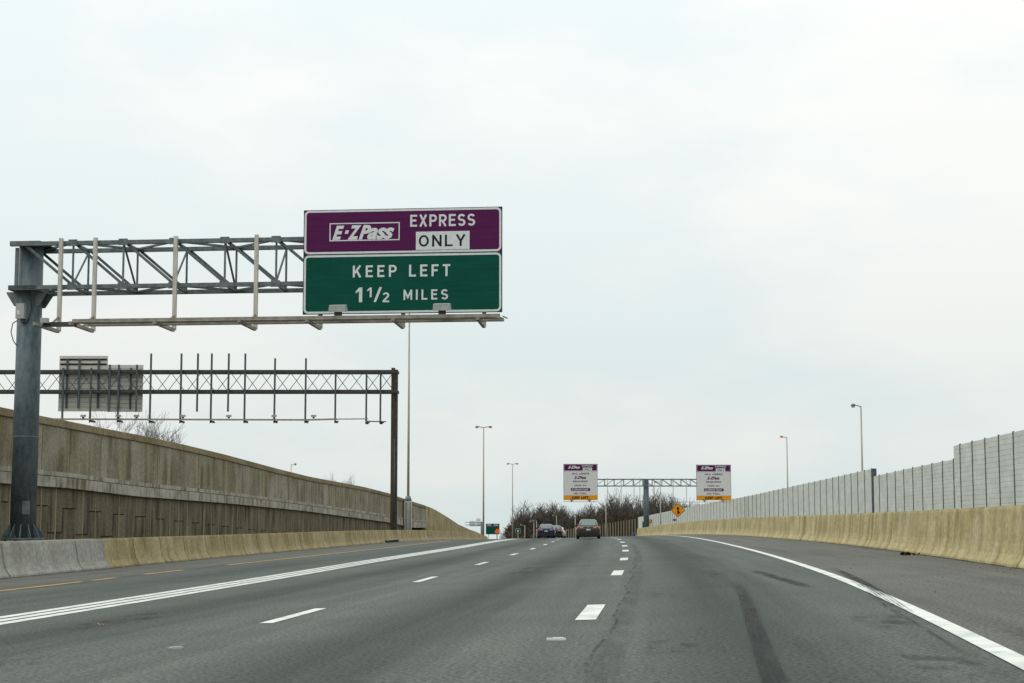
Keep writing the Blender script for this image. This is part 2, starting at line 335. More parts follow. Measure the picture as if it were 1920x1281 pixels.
M['noise'] = mat('pale_wall_panel', (.48, .505, .465), (.56, .585, .545), scale=1.1, stretch=(.6, 1.6, 1), rough=.85, uv=True, c3=(.42, .43, .385), scale3=.5, fac3=.4, fine=.06, bscale=9)
M['noisepost'] = mat('wall_post_grey', (.075, .085, .08), (.12, .13, .125), scale=4, rough=.7)
M['wood'] = mat('brown_boards', (.10, .085, .05), (.19, .165, .105), scale=1.5, stretch=(1.5, 1.5, .3), rough=.9, fine=.2, bscale=6)
M['woodpost'] = mat('dark_post', (.02, .018, .013), (.035, .03, .022), scale=3, rough=.9)
M['bark'] = mat('bark', (.045, .040, .034), (.08, .072, .062), scale=3, stretch=(3, 3, .4), rough=.95)
M['twig'] = mat('twigs', (.078, .067, .056), (.130, .116, .100), scale=.6, rough=.95)
M['scrub'] = mat('scrub_twigs', (.045, .036, .026), (.085, .067, .048), scale=.35, rough=.95)
M['grass'] = mat('dry_grass', (.07, .075, .035), (.13, .115, .06), scale=.5, rough=1.0, c3=(.10, .08, .05), scale3=.05)
M['tyre'] = mat('tyre_rubber', (.012, .012, .013), (.02, .02, .021), scale=9, rough=.85)
M['rim'] = mat('wheel_rim', (.25, .25, .26), rough=.35, metal=.8)
M['carglass'] = mat('sky_toned_car_glass', (.10, .135, .135), spec=.6, rough=.08)  # base colour lightened to stand in for reflected sky
M['trim'] = mat('black_plastic', (.014, .014, .015), (.022, .022, .022), scale=10, rough=.7)
M['plate'] = mat('number_plate', (.50, .52, .54), (.6, .6, .6), scale=20, rough=.5)
M['reverse'] = mat('pale_lens', (.50, .40, .36), rough=.3)
M['blue'] = mat('blue_plastic', (.02, .06, .16), rough=.6)
M['leaf'] = mat('wet_leaves', (.03, .018, .010), (.075, .04, .02), scale=14, rough=.8)
def emit(name, c, s, base=None):
    m, t, p, N, L = new_mat(name); p.inputs['Base Color'].default_value = rgb(base or c)
    p.inputs['Emission Color'].default_value = rgb(c); p.inputs['Emission Strength'].default_value = s; return m
M['tail'] = emit('tail_light_red', (.9, .02, .015), .42, (.5, .02, .02))
M['glow'] = emit('sodium_lamp', (1, .35, .10), 1.1)
def paint(name, c): 
    m = mat(name, c, tuple(x * 1.12 for x in c), scale=2, rough=.32, metal=.3); m.node_tree.nodes['Principled BSDF'].inputs['Coat Weight'].default_value = .5; return m

# ------------------------------------------------------------------ setting: terrain, road, markings
def frange(a, b, s):
    x = a
    while x < b - 1e-6: yield x; x += s
    yield b
YS = list(frange(-40, 100, 5)) + list(frange(104, 300, 4)) + list(frange(320, 600, 20)) + [700, 900, 1200, 1800, 2600]
ES = [-900, -300, -120, -60, -30, -17.5, -12, -8, -3.66, 0, 4, 8, 9.5, 14, 21, 30, 60, 120, 300, 900]
mb = MB(); mb.loft([[G(Y, e, -.35) for e in ES] for Y in YS]); struct(mb.build('ground', M['grass']))
def yrange(a, b, s=3.0): return list(frange(a, b, s))
road = None
def strip(y0, y1, fa, fb, dz, uvscale=None, step=2.0, n=1):          # sheet between two offset lines on the road surface
    rows = []; uvs = []
    for Y in frange(y0, y1, step):
        a, b = fa(Y), fb(Y); r = []; q = []
        for k in range(n + 1):
            e = a + (b - a) * k / n; r.append(G(Y, e, dz)); q.append((e, Y) if uvscale is None else (k / n, (Y - y0) / (y1 - y0)))
        rows.append(r); uvs.append(q)
    return MB().loft(rows, uvs)
LBAR = smooth([(0, -15.2), (20, -15.4), (36, -15.85), (45, -16.3), (60, -16.85), (74, -17), (106, -17.1), (131, -16.8), (164, -15.8), (196, -14.5), (240, -13.8), (330, -13.5)])
RBAR = smooth([(0, 7.6), (28, 7.96), (48, 8.75), (64, 9.1), (94, 8.6), (130, 8.0), (190, 7.5), (240, 7.3)])
RM = lambda Y: RBAR(Y) + .3
LM = lambda Y: LBAR(Y) - .3
rows = []; uvs = []
for Y in frange(-30, 420, 3.0):
    es = [LM(Y)] + [-12, -8, -5.5, -3.66, -1.8, 0, 2, 4, 6] + [RM(Y)]
    rows.append([G(Y, e) for e in es]); uvs.append([(e, Y) for e in es])
road = struct(MB().loft(rows, uvs).build('road', M['road']))
rows = [[G(Y, e, .0) for e in (RM(Y) + .35, 20.8)] for Y in frange(-30, 420, 5.0)]
struct(MB().loft(rows, [[(0, p[0].y), (11, p[0].y)] for p in rows]).build('ramp_road', M['shoulder']))
LD = smooth([(0, -3.95), (20, -4.08), (32, -4.3), (50, -4.47), (150, -4.47), (300, -4.3)])
TR = smooth([(0, -7.75), (19, -8.0), (30, -8.25), (51, -8.85), (90, -8.9), (130, -8.9), (300, -8.8)])
YL = smooth([(0, -12.0), (29, -12.35), (36, -12.75), (47, -13.1), (90, -13.2), (130, -13.6), (250, -13.5)])
RE = smooth([(0, 3.0), (10.6, 3.55), (21, 4.05), (29, 4.27), (45, 4.53), (77, 4.82), (130, 5.0), (250, 5.0)])
struct(strip(-30, 260, lambda Y: RE(Y) + .02, lambda Y: RBAR(Y) + .02, .004, n=3).build('right_shoulder', M['shoulder']))
struct(strip(-30, 260, lambda Y: LBAR(Y) - .02, lambda Y: YL(Y) - .05, .004, n=2).build('left_shoulder', M['shoulder']))
def mark(name, o): return o.build(name, M['yellow'] if 'yellow' in name else M['white'], road)
off = lambda f, d: (lambda Y: f(Y) + d)
mark('edge_line', strip(0, 240, off(RE, -.10), off(RE, .10), .009))
for d in (-.30, 0, .30): mark('buffer_line', strip(0, 240, off(TR, d - .105), off(TR, d + .105), .006))
for a, b in ((10, 33.6), (34.3, 36.0), (38.4, 42.0), (47.0, 118)): mark('yellow_line', strip(a, b, off(YL, -.075), off(YL, .075), .008, step=1.0))
for Y in (3.9, 17.0, 31.2, 43.5, 56.8, 68.8, 81.6, 95.6, 108.0, 120.5):
    mark('lane_dash', strip(Y - .1, Y + 3.0, lambda Y: -.145, lambda Y: .105, .006, step=1.0))
for Y in (6.0, 18.0, 30.4, 42.8, 55.6, 67.6, 80.6, 93.6, 106.0, 118.5, 131.0, 143.5):
    mark('lane_dash', strip(Y, Y + 3.1, off(LD, -.085), off(LD, .085), .006, step=1.0))
# seam beside the lane dashes, tyre marks, scuffs
random.seed(3)
M['seam'] = overlay('seam_tar', (.020, .020, .020), .40, .56, 3.0, (1, .5, 1), .4)
M['skid'] = overlay('tyre_rubber_mark', (.030, .032, .032), .25, .62, 2.5, (3.0, .25, 1), .38)
M['band'] = overlay('seam_darkening', (.035, .037, .036), .3, .65, 2.0, (2.0, .3, 1), .2)
M['scuff'] = overlay('dark_scuff', (.030, .030, .030), .3, .6, 3.0, (2, .5, 1), .62)
M['blotch'] = overlay('faint_blotch', (.035, .036, .036), .48, .66, 3.2, (1.6, .8, 1), .36)
M['fineskid'] = overlay('fine_tread_line', (.030, .030, .030), .3, .6, 4.0, (1, .3, 1), .72)
wob = [(y * .5, random.uniform(-.03, .03)) for y in range(-20, 160)]
cr_ = lambda Y: .31 + interp(wob, Y) + .03 * math.sin(Y * .9)
strip(-4, 50, lambda Y: cr_(Y) - .022, lambda Y: cr_(Y) + .022, .012, 1, .25, 4).build('seam_crack', M['seam'], road)
strip(-8, 90, lambda Y: .28, lambda Y: .60, .010, 1, 1, 4).build('seam_band', M['band'], road)
sk = smooth([(2, 1.42), (9.7, 1.62), (14.8, 1.83), (20.5, 2.1), (27, 2.35)])
strip(1, 27, off(sk, -.12), off(sk, .12), .012, 1, .7, 6).build('tyre_mark', M['skid'], road)
for d in (-.075, -.03, .02, .065): strip(1, 22, off(sk, d - .017), off(sk, d + .017), .016, 1, .7, 4).build('tread_streak', M['fineskid'], road)
strip(22.5, 32, lambda Y: 3.12 - (Y - 23.5) * .036, lambda Y: 3.42 - (Y - 23.5) * .036, .012, 1, .7, 6).build('tyre_mark', M['scuff'], road)
strip(19.3, 32.2, lambda Y: RE(Y) + (Y - 23) * .036 + .02, lambda Y: RE(Y) + (Y - 23) * .036 + .24, .014, 1, .7, 6).build('tyre_mark', M['scuff'], road)
for d in (0, .05, .10, .15, .20): strip(15, 29, lambda Y: RE(Y) + (Y - 22.8) * .040 - .02 + d - .012, lambda Y: RE(Y) + (Y - 22.8) * .040 - .02 + d + .012, .018, 1, .7, 4).build('tread_streak', M['fineskid'], road)
strip(10.5, 21, lambda Y: RE(Y) - .20 - (21 - Y) * .012, lambda Y: RE(Y) - .17 - (21 - Y) * .012, .015, 1, .7, 4).build('tread_streak', M['fineskid'], road)
M['grime'] = overlay('gutter_grime', (.028, .026, .022), .34, .6, 3.5, (1, .45, 1), .75)
strip(4, 130, lambda Y: RBAR(Y) - .16, lambda Y: RBAR(Y) + .10, .013, 1, 1, 4).build('gutter_grime', M['grime'], road)
strip(4, 130, lambda Y: LBAR(Y) - .10, lambda Y: LBAR(Y) + .18, .013, 1, 1, 4).build('gutter_grime', M['grime'], road)
for (y, e, ly, le) in ((12.2, .95, 1.6, .6), (10.0, 3.0, 2.0, .8), (8.6, 3.2, 1.8, .7), (21, .85, 2.4, .6), (28, 2.2, 4, .9), (14, 3.3, 2.4, .9), (17, -6.2, 4, 1.0), (32, -2.4, 8, .9), (9.2, -1.2, 1.8, .9), (12, -5, 2.2, .9), (11.5, 4.3, 2.5, .8)):
    strip(y, y + ly, lambda Y: e - le / 2, lambda Y: e + le / 2, .010 + .001 * (e > 0), 1.0, .4, 5).build('oil_blotch', M['blotch'], road)

# ------------------------------------------------------------------ concrete barriers
def barrier(y0, y1, line, side, h, joints, jw=.04, step=2.5, top=.22, hf=None):
    """loft a safety-shape profile; side=+1 barrier body lies at larger offsets than its toe line"""
    mb = MB(); rows = []; uvs = []; ys = set(frange(y0, y1, step)); jo = {}
    for j in joints:
        if y0 + .2 < j < y1 - .2:
            for d, s in ((-jw - .01, 0), (-jw, .07), (jw, .07), (jw + .01, 0)): ys.add(j + d); jo[round(j + d, 4)] = s
    for Y in sorted(ys):
        hh = hf(Y) if hf else h; ins = jo.get(round(Y, 4), 0.0)
        k_ = min(1, hh); prof = [(0, 0), (.012, .07), (.075, .07 + .09 * k_), (.128, .07 + .19 * k_), (.16, .07 + .30 * k_), (.185, .07 + .42 * k_), (.25, hh * .94), (.268, hh), (.268 + top, hh), (.268 + top + .02, hh * .94), (.268 + top + .25, -.05)]
        r = []; q = []; d = 0; pv = None; e0 = line(Y); zb = bank(e0) + crest(Y)
        for i, (a, z) in enumerate(prof):
            a2 = a + (ins if i < 7 else 0); z2 = z - (ins * .6 if i in (7, 8) else 0)
            r.append(Vector((ref(Y) + e0 + side * a2, Y, zb + z2 - .01)))
            if pv: d += math.hypot(a - pv[0], z - pv[1])
            q.append((Y, d)); pv = (a, z)
        rows.append(r); uvs.append(q)
    mb.loft(rows, uvs); n = len(rows[0])
    mb.f += [tuple(range(n)), tuple(reversed(range((len(rows) - 1) * n, len(rows) * n)))]; mb.fs += [False, False]
    return mb
HL = .94
Yg = solveY(209, LBAR)                            # where the grey run meets the ochre run
o = barrier(8, Yg - .01, LBAR, -1, HL, [solveY(22, LBAR), solveY(158, LBAR), 27, 18], top=.5).build('concrete_barrier', M['grey_conc'])
tag(o, 'clean grey concrete safety barrier in front of the big steel sign pole', 'barrier')
random.seed(5)
jl = []; y = Yg + 3.0
while y < 140: jl.append(y + random.uniform(-.2, .2)); y += 3.05
ramp_top = [(126, .94), (137, .96), (300, .96)]
o = barrier(Yg + .01, 236, LBAR, -1, HL, jl, top=.2).build('concrete_barrier', M['ochre'])
tag(o, 'long ochre stained concrete barrier along the left shoulder, below the ramp wall', 'barrier')
dy = solveY(736, LBAR)
mb = MB(); P_ = G(dy, LBAR(dy)); mb.box((0, 0, .10), (.10, 6.5, .15))
o = mb.build('drain_inlet', M['dark']); o.location = P_; o.rotation_euler = (0, 0, -math.atan((ref(dy + 3) + LBAR(dy + 3) - ref(dy - 3) - LBAR(dy - 3)) / 6)); tag(o, 'dark drain slot at the foot of the left ochre barrier', 'drain')
mb = MB().box((0.0, 0, .20), (.18, 7.0, .05)).build('inlet_lintel', M['grey_conc'], o)
jr = [solveY(u, RBAR) for u in (1905, 1780, 1660, 1402, 1500, 1304)]
o = barrier(6, 205, RBAR, 1, 1.27, jr + [150, 175, 19, 23.5], jw=.085, top=.2).build('concrete_barrier', M['ochre_r'])
tag(o, 'tall sandy concrete barrier curving along the right shoulder', 'barrier')

# ------------------------------------------------------------------ ramp retaining wall on the left
EW = smooth([(20, -21.2), (43, -20.6), (116, -19.3), (128, -18.9), (137, -18.0), (145, -17.3), (164, -16.3), (196, -15.0), (240, -14.3)])
def prof(samples, lo=43.0):
    pts = []
    for u, v in samples:
        Y = solveY(u, EW, 30); pts.append((Y, at(u, v, Y).z))
    a, b = pts[0], pts[2]; s = (b[1] - a[1]) / (b[0] - a[0]); return [(15, a[1] + s * (15 - a[0]))] + pts
TOP = prof([(0, 765), (68, 780), (127, 791), (186, 803), (262, 817), (341, 834), (416, 852), (517, 879), (578, 894), (680, 913), (728, 925), (808, 952), (850, 971)])
BT = prof([(0, 874), (125, 887), (262, 905), (420, 922), (563, 941), (728, 966), (776, 975)])
BB = prof([(0, 907), (125, 916), (250, 931), (420, 944), (563, 958), (728, 980), (776, 990)])
TOP = [p for p in TOP if p[0] < 158] + [(166, .95), (182, .25), (198, -.25), (215, -.75), (236, -1.2)]
Yend = solveY(806, EW)
top = lambda Y: interp(TOP, Y)
def wx(Y, d=0.0): return ref(Y) + EW(Y) + d       # d > 0 towards the road
rw = thing('retaining_wall', 'long stained concrete wall of the elevated ramp, sloping down to the left barrier', 'wall', (0, 0, 0))
def wallband(y0, y1, z0, z1, d0, d1, step=2.0, gaps=None):
    """solid band along the wall between heights z0(Y), z1(Y); d0 front, d1 back; split by thin joints"""
    mb = MB(); cuts = [y0] + [g for g in (gaps or []) if y0 < g < y1] + [y1]
    for a, b in zip(cuts, cuts[1:]):
        a2, b2 = a + .022, b - .022; rows = []; uvs = []; uo = random.uniform(0, 90); vo = random.uniform(0, 9)
        for Y in frange(a2, b2, step):
            A, B = z0(Y), z1(Y); c = .012
            ps = [(d1, A), (d0 - c, A), (d0, A + c), (d0, B - c), (d0 - c, B), (d1, B)]
            rows.append([Vector((wx(Y, d), Y, z)) for d, z in ps]); uvs.append([(Y + uo, z + d + vo) for d, z in ps])
        mb.loft(rows, uvs, True, True)
    return mb
MBT = [(y, z) for y, z in BT]; ytr = min(Yend, 140)
bt = lambda Y: interp(BT, Y); bb = lambda Y: interp(BB, Y)
cuts22 = [solveY(u, EW, 30) for u in (127, 186, 242, 293, 337)]
st_ = 2.35; y = cuts22[0]
pg = sorted([cuts22[0] - st_ * k for k in range(1, 12)] + cuts22 + [cuts22[-1] + 2.5 * k for k in range(1, 60)])
main = pg[::4]
wallband(16, ytr, lambda Y: max(bt(Y), -.4), lambda Y: top(Y) - .27, 0, -.4, gaps=pg).build('parapet', M['wall_conc'], rw)
wallband(16, ytr, lambda Y: top(Y) - .268, top, .06, -.45, gaps=main).build('coping', M['coping'], rw)
wallband(16, ytr, bb, lambda Y: bt(Y) - .19, .10, -.4, gaps=pg[::2]).build('ledge', M['ledge'], rw)
wallband(16, ytr, lambda Y: bt(Y) - .17, lambda Y: bt(Y) - .004, .09, -.4, gaps=pg[::2]).build('ledge_cap', M['ledge'], rw)
# stacked facing panels with open joints
mb = MB(); js = MB(); k = 0; y = 30.0; random.seed(2)
while y < 132:
    z1l = 1.72 - .036 * (y - 50); z2l = z1l - .92
    zt = bb(y) - .004; zb = -.45 + crest(y); lev = z1l if k % 2 == 0 else z2l
    cutz = [zb] + [z for z in (lev,) if zb + .1 < z < zt - .1] + [zt]
    for A, B in zip(cutz, cutz[1:]):
        off_ = random.uniform(-.012, .012) - .06; d = []
        for Y in (y + .009, y + 1.212):
            d.append([Vector((wx(Y, a), Y, z)) for a, z in ((off_ - .12, A + .02), (off_, A + .02), (off_, B - .02), (off_ - .12, B - .02))])
        u0 = random.uniform(0, 40); z0 = random.uniform(0, 5)
        mb.loft(d, [[(Y + u0, z + z0) for z in (A, A + .1, B, B + .1)] for Y in (y, y + 1.2)], True, True)
    Y = y + .61
    rw_ = random.choice((0, .008, .014, .022))
    if rw_: js.add([(wx(Y, -.045), Y - rw_, zb), (wx(Y, -.045), Y + rw_, zb), (wx(Y, -.045), Y + rw_, zt), (wx(Y, -.045), Y - rw_, zt), (wx(Y, -.08), Y - rw_, zb), (wx(Y, -.08), Y + rw_, zb), (wx(Y, -.08), Y + rw_, zt), (wx(Y, -.08), Y - rw_, zt)], [(0, 1, 2, 3), (4, 7, 6, 5), (0, 4, 5, 1), (3, 2, 6, 7), (0, 3, 7, 4), (1, 5, 6, 2)])
    y += 1.22; k += 1
mb.build('facing_panels', M['mse'], rw); js.build('joint_ribs', M['mse_joint'], rw)
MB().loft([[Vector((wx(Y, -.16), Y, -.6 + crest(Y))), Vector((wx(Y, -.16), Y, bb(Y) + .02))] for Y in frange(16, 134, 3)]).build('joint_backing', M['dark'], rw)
# lower end of the ramp: plain ochre barrier joining the wall to the road barrier
wallband(ytr + .02, 236, lambda Y: crest(Y) - .6, top, .02, -.4, gaps=[solveY(870, EW), 175, 195]).build('end_wall', M['ochre'], rw, 'plain ochre tapering end of the wall')
rows = [[Vector((wx(Y, -.42), Y, top(Y) - .95)), Vector((wx(Y, -14), Y, top(Y) - .95)), Vector((wx(Y, -14.4), Y, -.9 + crest(Y)))] for Y in frange(-30, 190, 5)]
struct(MB().loft(rows, [[(0, p[0].y), (13, p[0].y), (18, p[0].y)] for p in rows]).build('ramp_deck', M['shoulder']))

# ------------------------------------------------------------------ near cantilever sign gantry
ANG = -math.atan(.112 - .00056 * 42.6)
eP = lambda Y: -18.0
Yp = solveY(42.5, eP); pb = at(42.5, 1012, Yp)
FR = Frame(pb, ANG)
gt = thing('sign_gantry', 'big grey steel cantilever sign gantry with box truss standing behind the left barrier', 'gantry', pb, ANG)
px = 0.0
zT = FR.hit(120, 456.5, -.6).z; zB = FR.hit(120, 538.5, -.6).z; zPT = FR.hit(56, 458, 0).z
MB().tube((0, 0, .04), (0, 0, zPT + .02), .375, .355, 28).build('pole', M['galv'], gt)
mb = MB().tube((0, 0, -.0), (0, 0, .05), .62, .62, 28)
bp = mb.build('base_plate', M['galv'], gt)
for k in range(12):
    t = 2 * math.pi * (k + .5) / 12; c, s_ = math.cos(t), math.sin(t); mb = MB()
    P = lambda r, z, o: Vector((c * r - s_ * o, s_ * r + c * o, z))
    vs = [P(.36, .05, o) for o in (-.012, .012)] + [P(.60, .05, o) for o in (-.012, .012)] + [P(.59, .12, o) for o in (-.012, .012)] + [P(.38, .46, o) for o in (-.012, .012)] + [P(.36, .46, o) for o in (-.012, .012)]
    mb.add(vs, [(0, 2, 4, 6, 8), (9, 7, 5, 3, 1), (0, 1, 3, 2), (2, 3, 5, 4), (4, 5, 7, 6), (6, 7, 9, 8), (8, 9, 1, 0)]); mb.build('gusset', M['galv'], gt)
for k in range(8):
    t = 2 * math.pi * k / 8; MB().tube((math.cos(t) * .54, math.sin(t) * .54, -.09), (math.cos(t) * .54, math.sin(t) * .54, .13), .028, .028, 8).build('anchor_bolt', M['steel_dark'], gt)
o = MB().tube((0, 0, -1.2), (0, 0, -.06), .72, .72, 24).build('footing', M['grey_conc'], gt)
# truss nodes from the photo
x0 = FR.hit(137, 500, -.6).x; x1 = FR.hit(518, 500, -.6).x; dx = (x1 - x0) / 4
nodes = [0.0] + [x0 + dx * k for k in range(0, 9)]
xe = FR.hit(905, 480, -.6).x; nodes = [n for n in nodes if n < xe + .2]; xr = nodes[-1] + .1
xl = FR.hit(20, 458, -.6).x
for (yy, zz) in ((-.6, zT), (.6, zT), (-.6, zB), (.6, zB)):
    MB().bar((xl if yy < 0 else -.2, yy, zz), (xr, yy, zz), .12, .12).build('chord', M['truss'], gt)
for y_ in (-.6, .6):
    for a, b in zip(nodes, nodes[1:]):
        MB().angle((a + .06, y_, zT - .06), (b - .06, y_, zB + .06), .072).build('diagonal_brace', M['truss'], gt)
    for n in nodes[1:]: MB().angle((n, y_, zT - .06), (n, y_, zB + .06), .06).build('vertical_strut', M['truss'], gt)
for i, n in enumerate(nodes[1:]):
    a, b = (-.6, .6) if i % 2 else (.6, -.6)
    MB().angle((n, a, zT - .05), (n, b, zB + .05), .06).build('cross_brace', M['truss'], gt)
    MB().bar((n, -.6, zT), (n, .6, zT), .07).build('cross_tie', M['truss'], gt); MB().bar((n, -.6, zB), (n, .6, zB), .07).build('cross_tie', M['truss'], gt)
for i, (a, b) in enumerate(zip(nodes, nodes[1:])):
    ya = -.56 if i % 2 else .56
    for zz in (zT, zB): MB().angle((a, ya, zz - .01), (b, -ya, zz - .01), .07).build('lateral_brace', M['truss'], gt)
# cap and shelf plates at the pole
MB().bbox(xl, .55, -.66, .66, zT + .06, zT + .085).build('cap_plate', M['truss'], gt)
xs_ = FR.hit(15, 541, -.66).x
MB().bbox(xs_, .5, -.66, .66, zB - .07, zB + .07).build('shelf_plate', M['truss'], gt)
for yy in (-.24, .24):
    for sgn in (-1, 1):
        MB().prism([(sgn * .27, zB - .07), (sgn * .64, zB - .07), (sgn * .60, zB - .16), (sgn * .38, zB - .50), (sgn * .27, zB - .50)], yy - .015, yy + .015).build('bracket_plate', M['truss'], gt)
MB().bbox(-.33, -.23, -.40, -.36, zB + .07, zT - .07).build('stiffener', M['truss'], gt)
MB().tube((0, 0, 3.05), (0, 0, 3.09), .372, .372, 28).build('weld_band', M['galv'], gt)
MB().bbox(.12, .32, -.37, -.30, .75, 1.15).build('hand_hole_cover', M['truss'], gt)
for k_, n in enumerate(nodes[1:]):
    for zz in (zT, zB): MB().bbox(n - .14, n + .14, -.672, -.664, zz - .1, zz + .1).build('gusset', M['truss'], gt)
# hangers and lamp rail
yh = -.72; zHT = FR.hit(178, 446, yh).z; zHB = FR.hit(178, 621, yh).z
hx = [FR.hit(u, 540, yh).x for u in (112.5, 177, 328, 480)]; hx += [FR.hit(u, 610, yh).x for u in (601, 756, 908)]
yr = yh - 1.5
zr1 = FR.hit(500, 599, yr).z; zr2 = FR.hit(500, 606.5, yr).z
for i, x in enumerate(hx):
    MB().bbox(x - .055, x + .055, yh - .05, yh + .05, zHB, zHT if i < 4 else zHT - .1).build('hanger', M['alu'], gt)
    b = MB(); b.bbox(x - .045, x + .045, yr - .25, yh - .051, zHB - .055, zHB + .045)
    b.prism([(0, 0)] * 3, 0, 0) if False else None
    bo = b.build('rail_bracket', M['rail'], gt)
    MB().bar((x, yh - .05, zHB + .42), (x, yh - .75, zHB + .05), .05).build('knee_brace', M['rail'], gt)
xa, xb = FR.hit(137, 602, yr).x, FR.hit(938, 602, yr).x
MB().bbox(xa, xb, yr - .075, yr - .04, zr1 - .06, zr1 + .07).bbox(xa, xb, yr - .04, yr + .05, zr1 - .06, zr1 - .04).build('rail', M['rail'], gt)
MB().bbox(xa + .3, xb + .08, yr + .28, yr + .31, zr1 - .10, zr1 - .005).bbox(xa + .3, xb + .08, yr + .16, yr + .28, zr1 - .10, zr1 - .08).build('rail', M['rail'], gt)
MB().bbox(FR.hit(80, 602, yr).x, xa + .1, yr - .02, yr + .02, zr1 - .14, zr1 + .0).build('rail', M['steel_dark'], gt, 'short dark end piece of the lamp rail')
MB().path([(xa + .02, yr - .1, zr1 - .03), (xb - .1, yr - .1, zr1 - .03)], .016, 6).build('conduit', M['rail'], gt)
q = FR.hit(86, 602, yr); b = MB().bbox(q.x - .11, q.x + .11, yr - .14, yr - .02, q.z - .07, q.z + .07).build('junction_box', M['box'], gt)
for sx in (-.30, .37): MB().bar((xb + sx * .2, yr - .05, zr1 + .0), (xb + sx * .2 + .12, yr + .05, zr1 - .05), .03).build('rail_end_clip', M['rail'], gt)
q = FR.hit(41, 585, -.4); b = MB().bbox(q.x - .13, q.x + .13, -.55, -.36, q.z - .22, q.z + .24).build('control_box', M['box'], gt)
MB().bbox(q.x - .08, q.x + .0, -.562, -.55, q.z - .1, q.z + .03).build('door_label', M['letter'], b)
MB().tube((.0, -.36, q.z - .32), (.0, -.36, q.z - .2), .06, .06, 10).build('strap_clamp', M['galv'], gt)
cb = [Vector((q.x - .12, -.42, q.z - .26)), Vector((q.x - .27, -.4, q.z - .34)), Vector((q.x - .33, -.38, q.z - .6)), Vector((q.x - .26, -.36, q.z - .86)), Vector((q.x - .18, -.30, q.z - 1.0))]
MB().path(cb, .016).build('cable', M['galv'], gt)
MB().path([Vector((.16, -.36, zB - .1)), Vector((.22, -.36, zB - .6)), Vector((.12, -.38, zB - 1.0)), Vector((-.02, -.4, zB - 1.05))], .018).build('cable', M['steel_dark'], gt)

# the purple and green sign
ys = -1.02
a = FR.hit(568.6, 394, ys); b = FR.hit(941.6, 388, ys); c = FR.hit(568.6, 589, ys); d = FR.hit(941.6, 586, ys)
SX0, SX1 = (a.x + c.x) / 2, (b.x + d.x) / 2; SZ1, SZ0 = (a.z + b.z) / 2, (c.z + d.z) / 2
SW, SH = SX1 - SX0, SZ1 - SZ0; kx, kz = SW / 1705, SH / 900
sg = thing('highway_sign', 'wide purple over green highway sign hanging from the grey cantilever gantry', 'sign', FR.M @ Vector((SX0, ys, SZ0)), ANG)
X = lambda p: p * kx
Z = lambda p: SH - p * kz                          # photo units, measured from the sign's top left corner
zs = Z(388)
pp = MB().bbox(0, SW, 0, .06, zs + .006, SH).build('purple_panel', M['purple'], sg)
gp = MB().bbox(0, SW, 0, .06, 0, zs - .006).build('green_panel', M['green'], sg)
for k in range(1, 5):
    zz = SH * k / 5 + .01; MB().bbox(.004, SW - .004, -.0012, -.0002, zz - .0025, zz + .0025).build('panel_seam', M['black'], pp if zz > zs else gp)
for par, z0, z1 in ((pp, zs + .018, SH - .018), (gp, .018, zs - .018)):
    MB().ring(rrect(.025, SW - .025, z0, z1, .14), rrect(.085, SW - .085, z0 + .06, z1 - .06, .085), -.006, -.001).build('border', M['letter'], par)
mb = MB(); mb.ring(rrect(X(225), X(830), Z(273), Z(117), .006, 1), rrect(X(234), X(821), Z(264), Z(126), .004, 1), -.006, -.001); mb.build('logo_frame', M['letter'], pp)
mb = MB()
lettering(mb, 'E', X(250), X(352), Z(262), Z(139), -.005, .38, .045)
mb.add([(X(353 + a_), -.005, Z(b_)) for a_, b_ in ((4, 211), (32, 211), (40, 180), (12, 180))], [(0, 1, 2, 3)])
lettering(mb, 'Z', X(380), X(500), Z(262), Z(137), -.005, .38, .045)
lettering(mb, 'P', X(478), X(585), Z(262), Z(137), -.006, .38, .045)
lettering(mb, 'ass', X(550), X(785), Z(262), Z(163), -.0045, .38, .035, .92)
mb.build('logo', M['letter'], pp)
mb = MB(); highway_word(mb, 'EXPRESS', X(920), X(1475), Z(160), Z(57), -.005); mb.build('lettering', M['letter'], pp)
ob = MB().bbox(X(970), X(1428), -.006, -.001, Z(361), Z(204)).build('white_plate', M['letter'], pp)
mb = MB(); highway_word(mb, 'ONLY', X(993), X(1395), Z(333), Z(233), -.010, .86, 1.22); mb.build('lettering', M['black'], ob)
def one(x0, x1, z0, z1):                          # numeral one with a flag
    w_, h_ = x1 - x0, z1 - z0; t = .24 * h_ if h_ > .3 else .2 * h_; t = min(t, w_ * .5)
    return MB().add([(x, -.005, z) for x, z in ((x1 - t, z0), (x1, z0), (x1, z1), (x1 - t * .95, z1), (x0, z1 - .26 * h_), (x0, z1 - .40 * h_), (x1 - t, z1 - .24 * h_))], [(0, 1, 6), (1, 2, 6), (2, 3, 6), (3, 4, 6), (4, 5, 6)])
for word, x0_, x1_, za, zb_, bo_, sp_ in (('KEEP', 430, 807, 588, 486, .012, 1.18), ('LEFT', 913, 1265, 588, 486, .012, 1.22), ('2', 687, 748, 804, 720, .010, 1), ('MILES', 867, 1246, 787, 700, 0, 1.2)):
    mb = MB(); highway_word(mb, word, X(x0_), X(x1_), Z(za), Z(zb_), -.005, 1.0, 1.06); mb.build('lettering', M['letter'], gp)
one(X(457), X(513), Z(801), Z(675)).build('lettering', M['letter'], gp); one(X(555), X(594), Z(760), Z(676)).build('lettering', M['letter'], gp)
MB().add([(X(a_), -.005, Z(b_)) for a_, b_ in ((610, 801), (632, 801), (682, 674), (660, 674))], [(0, 1, 2, 3)]).build('fraction_bar', M['letter'], gp)
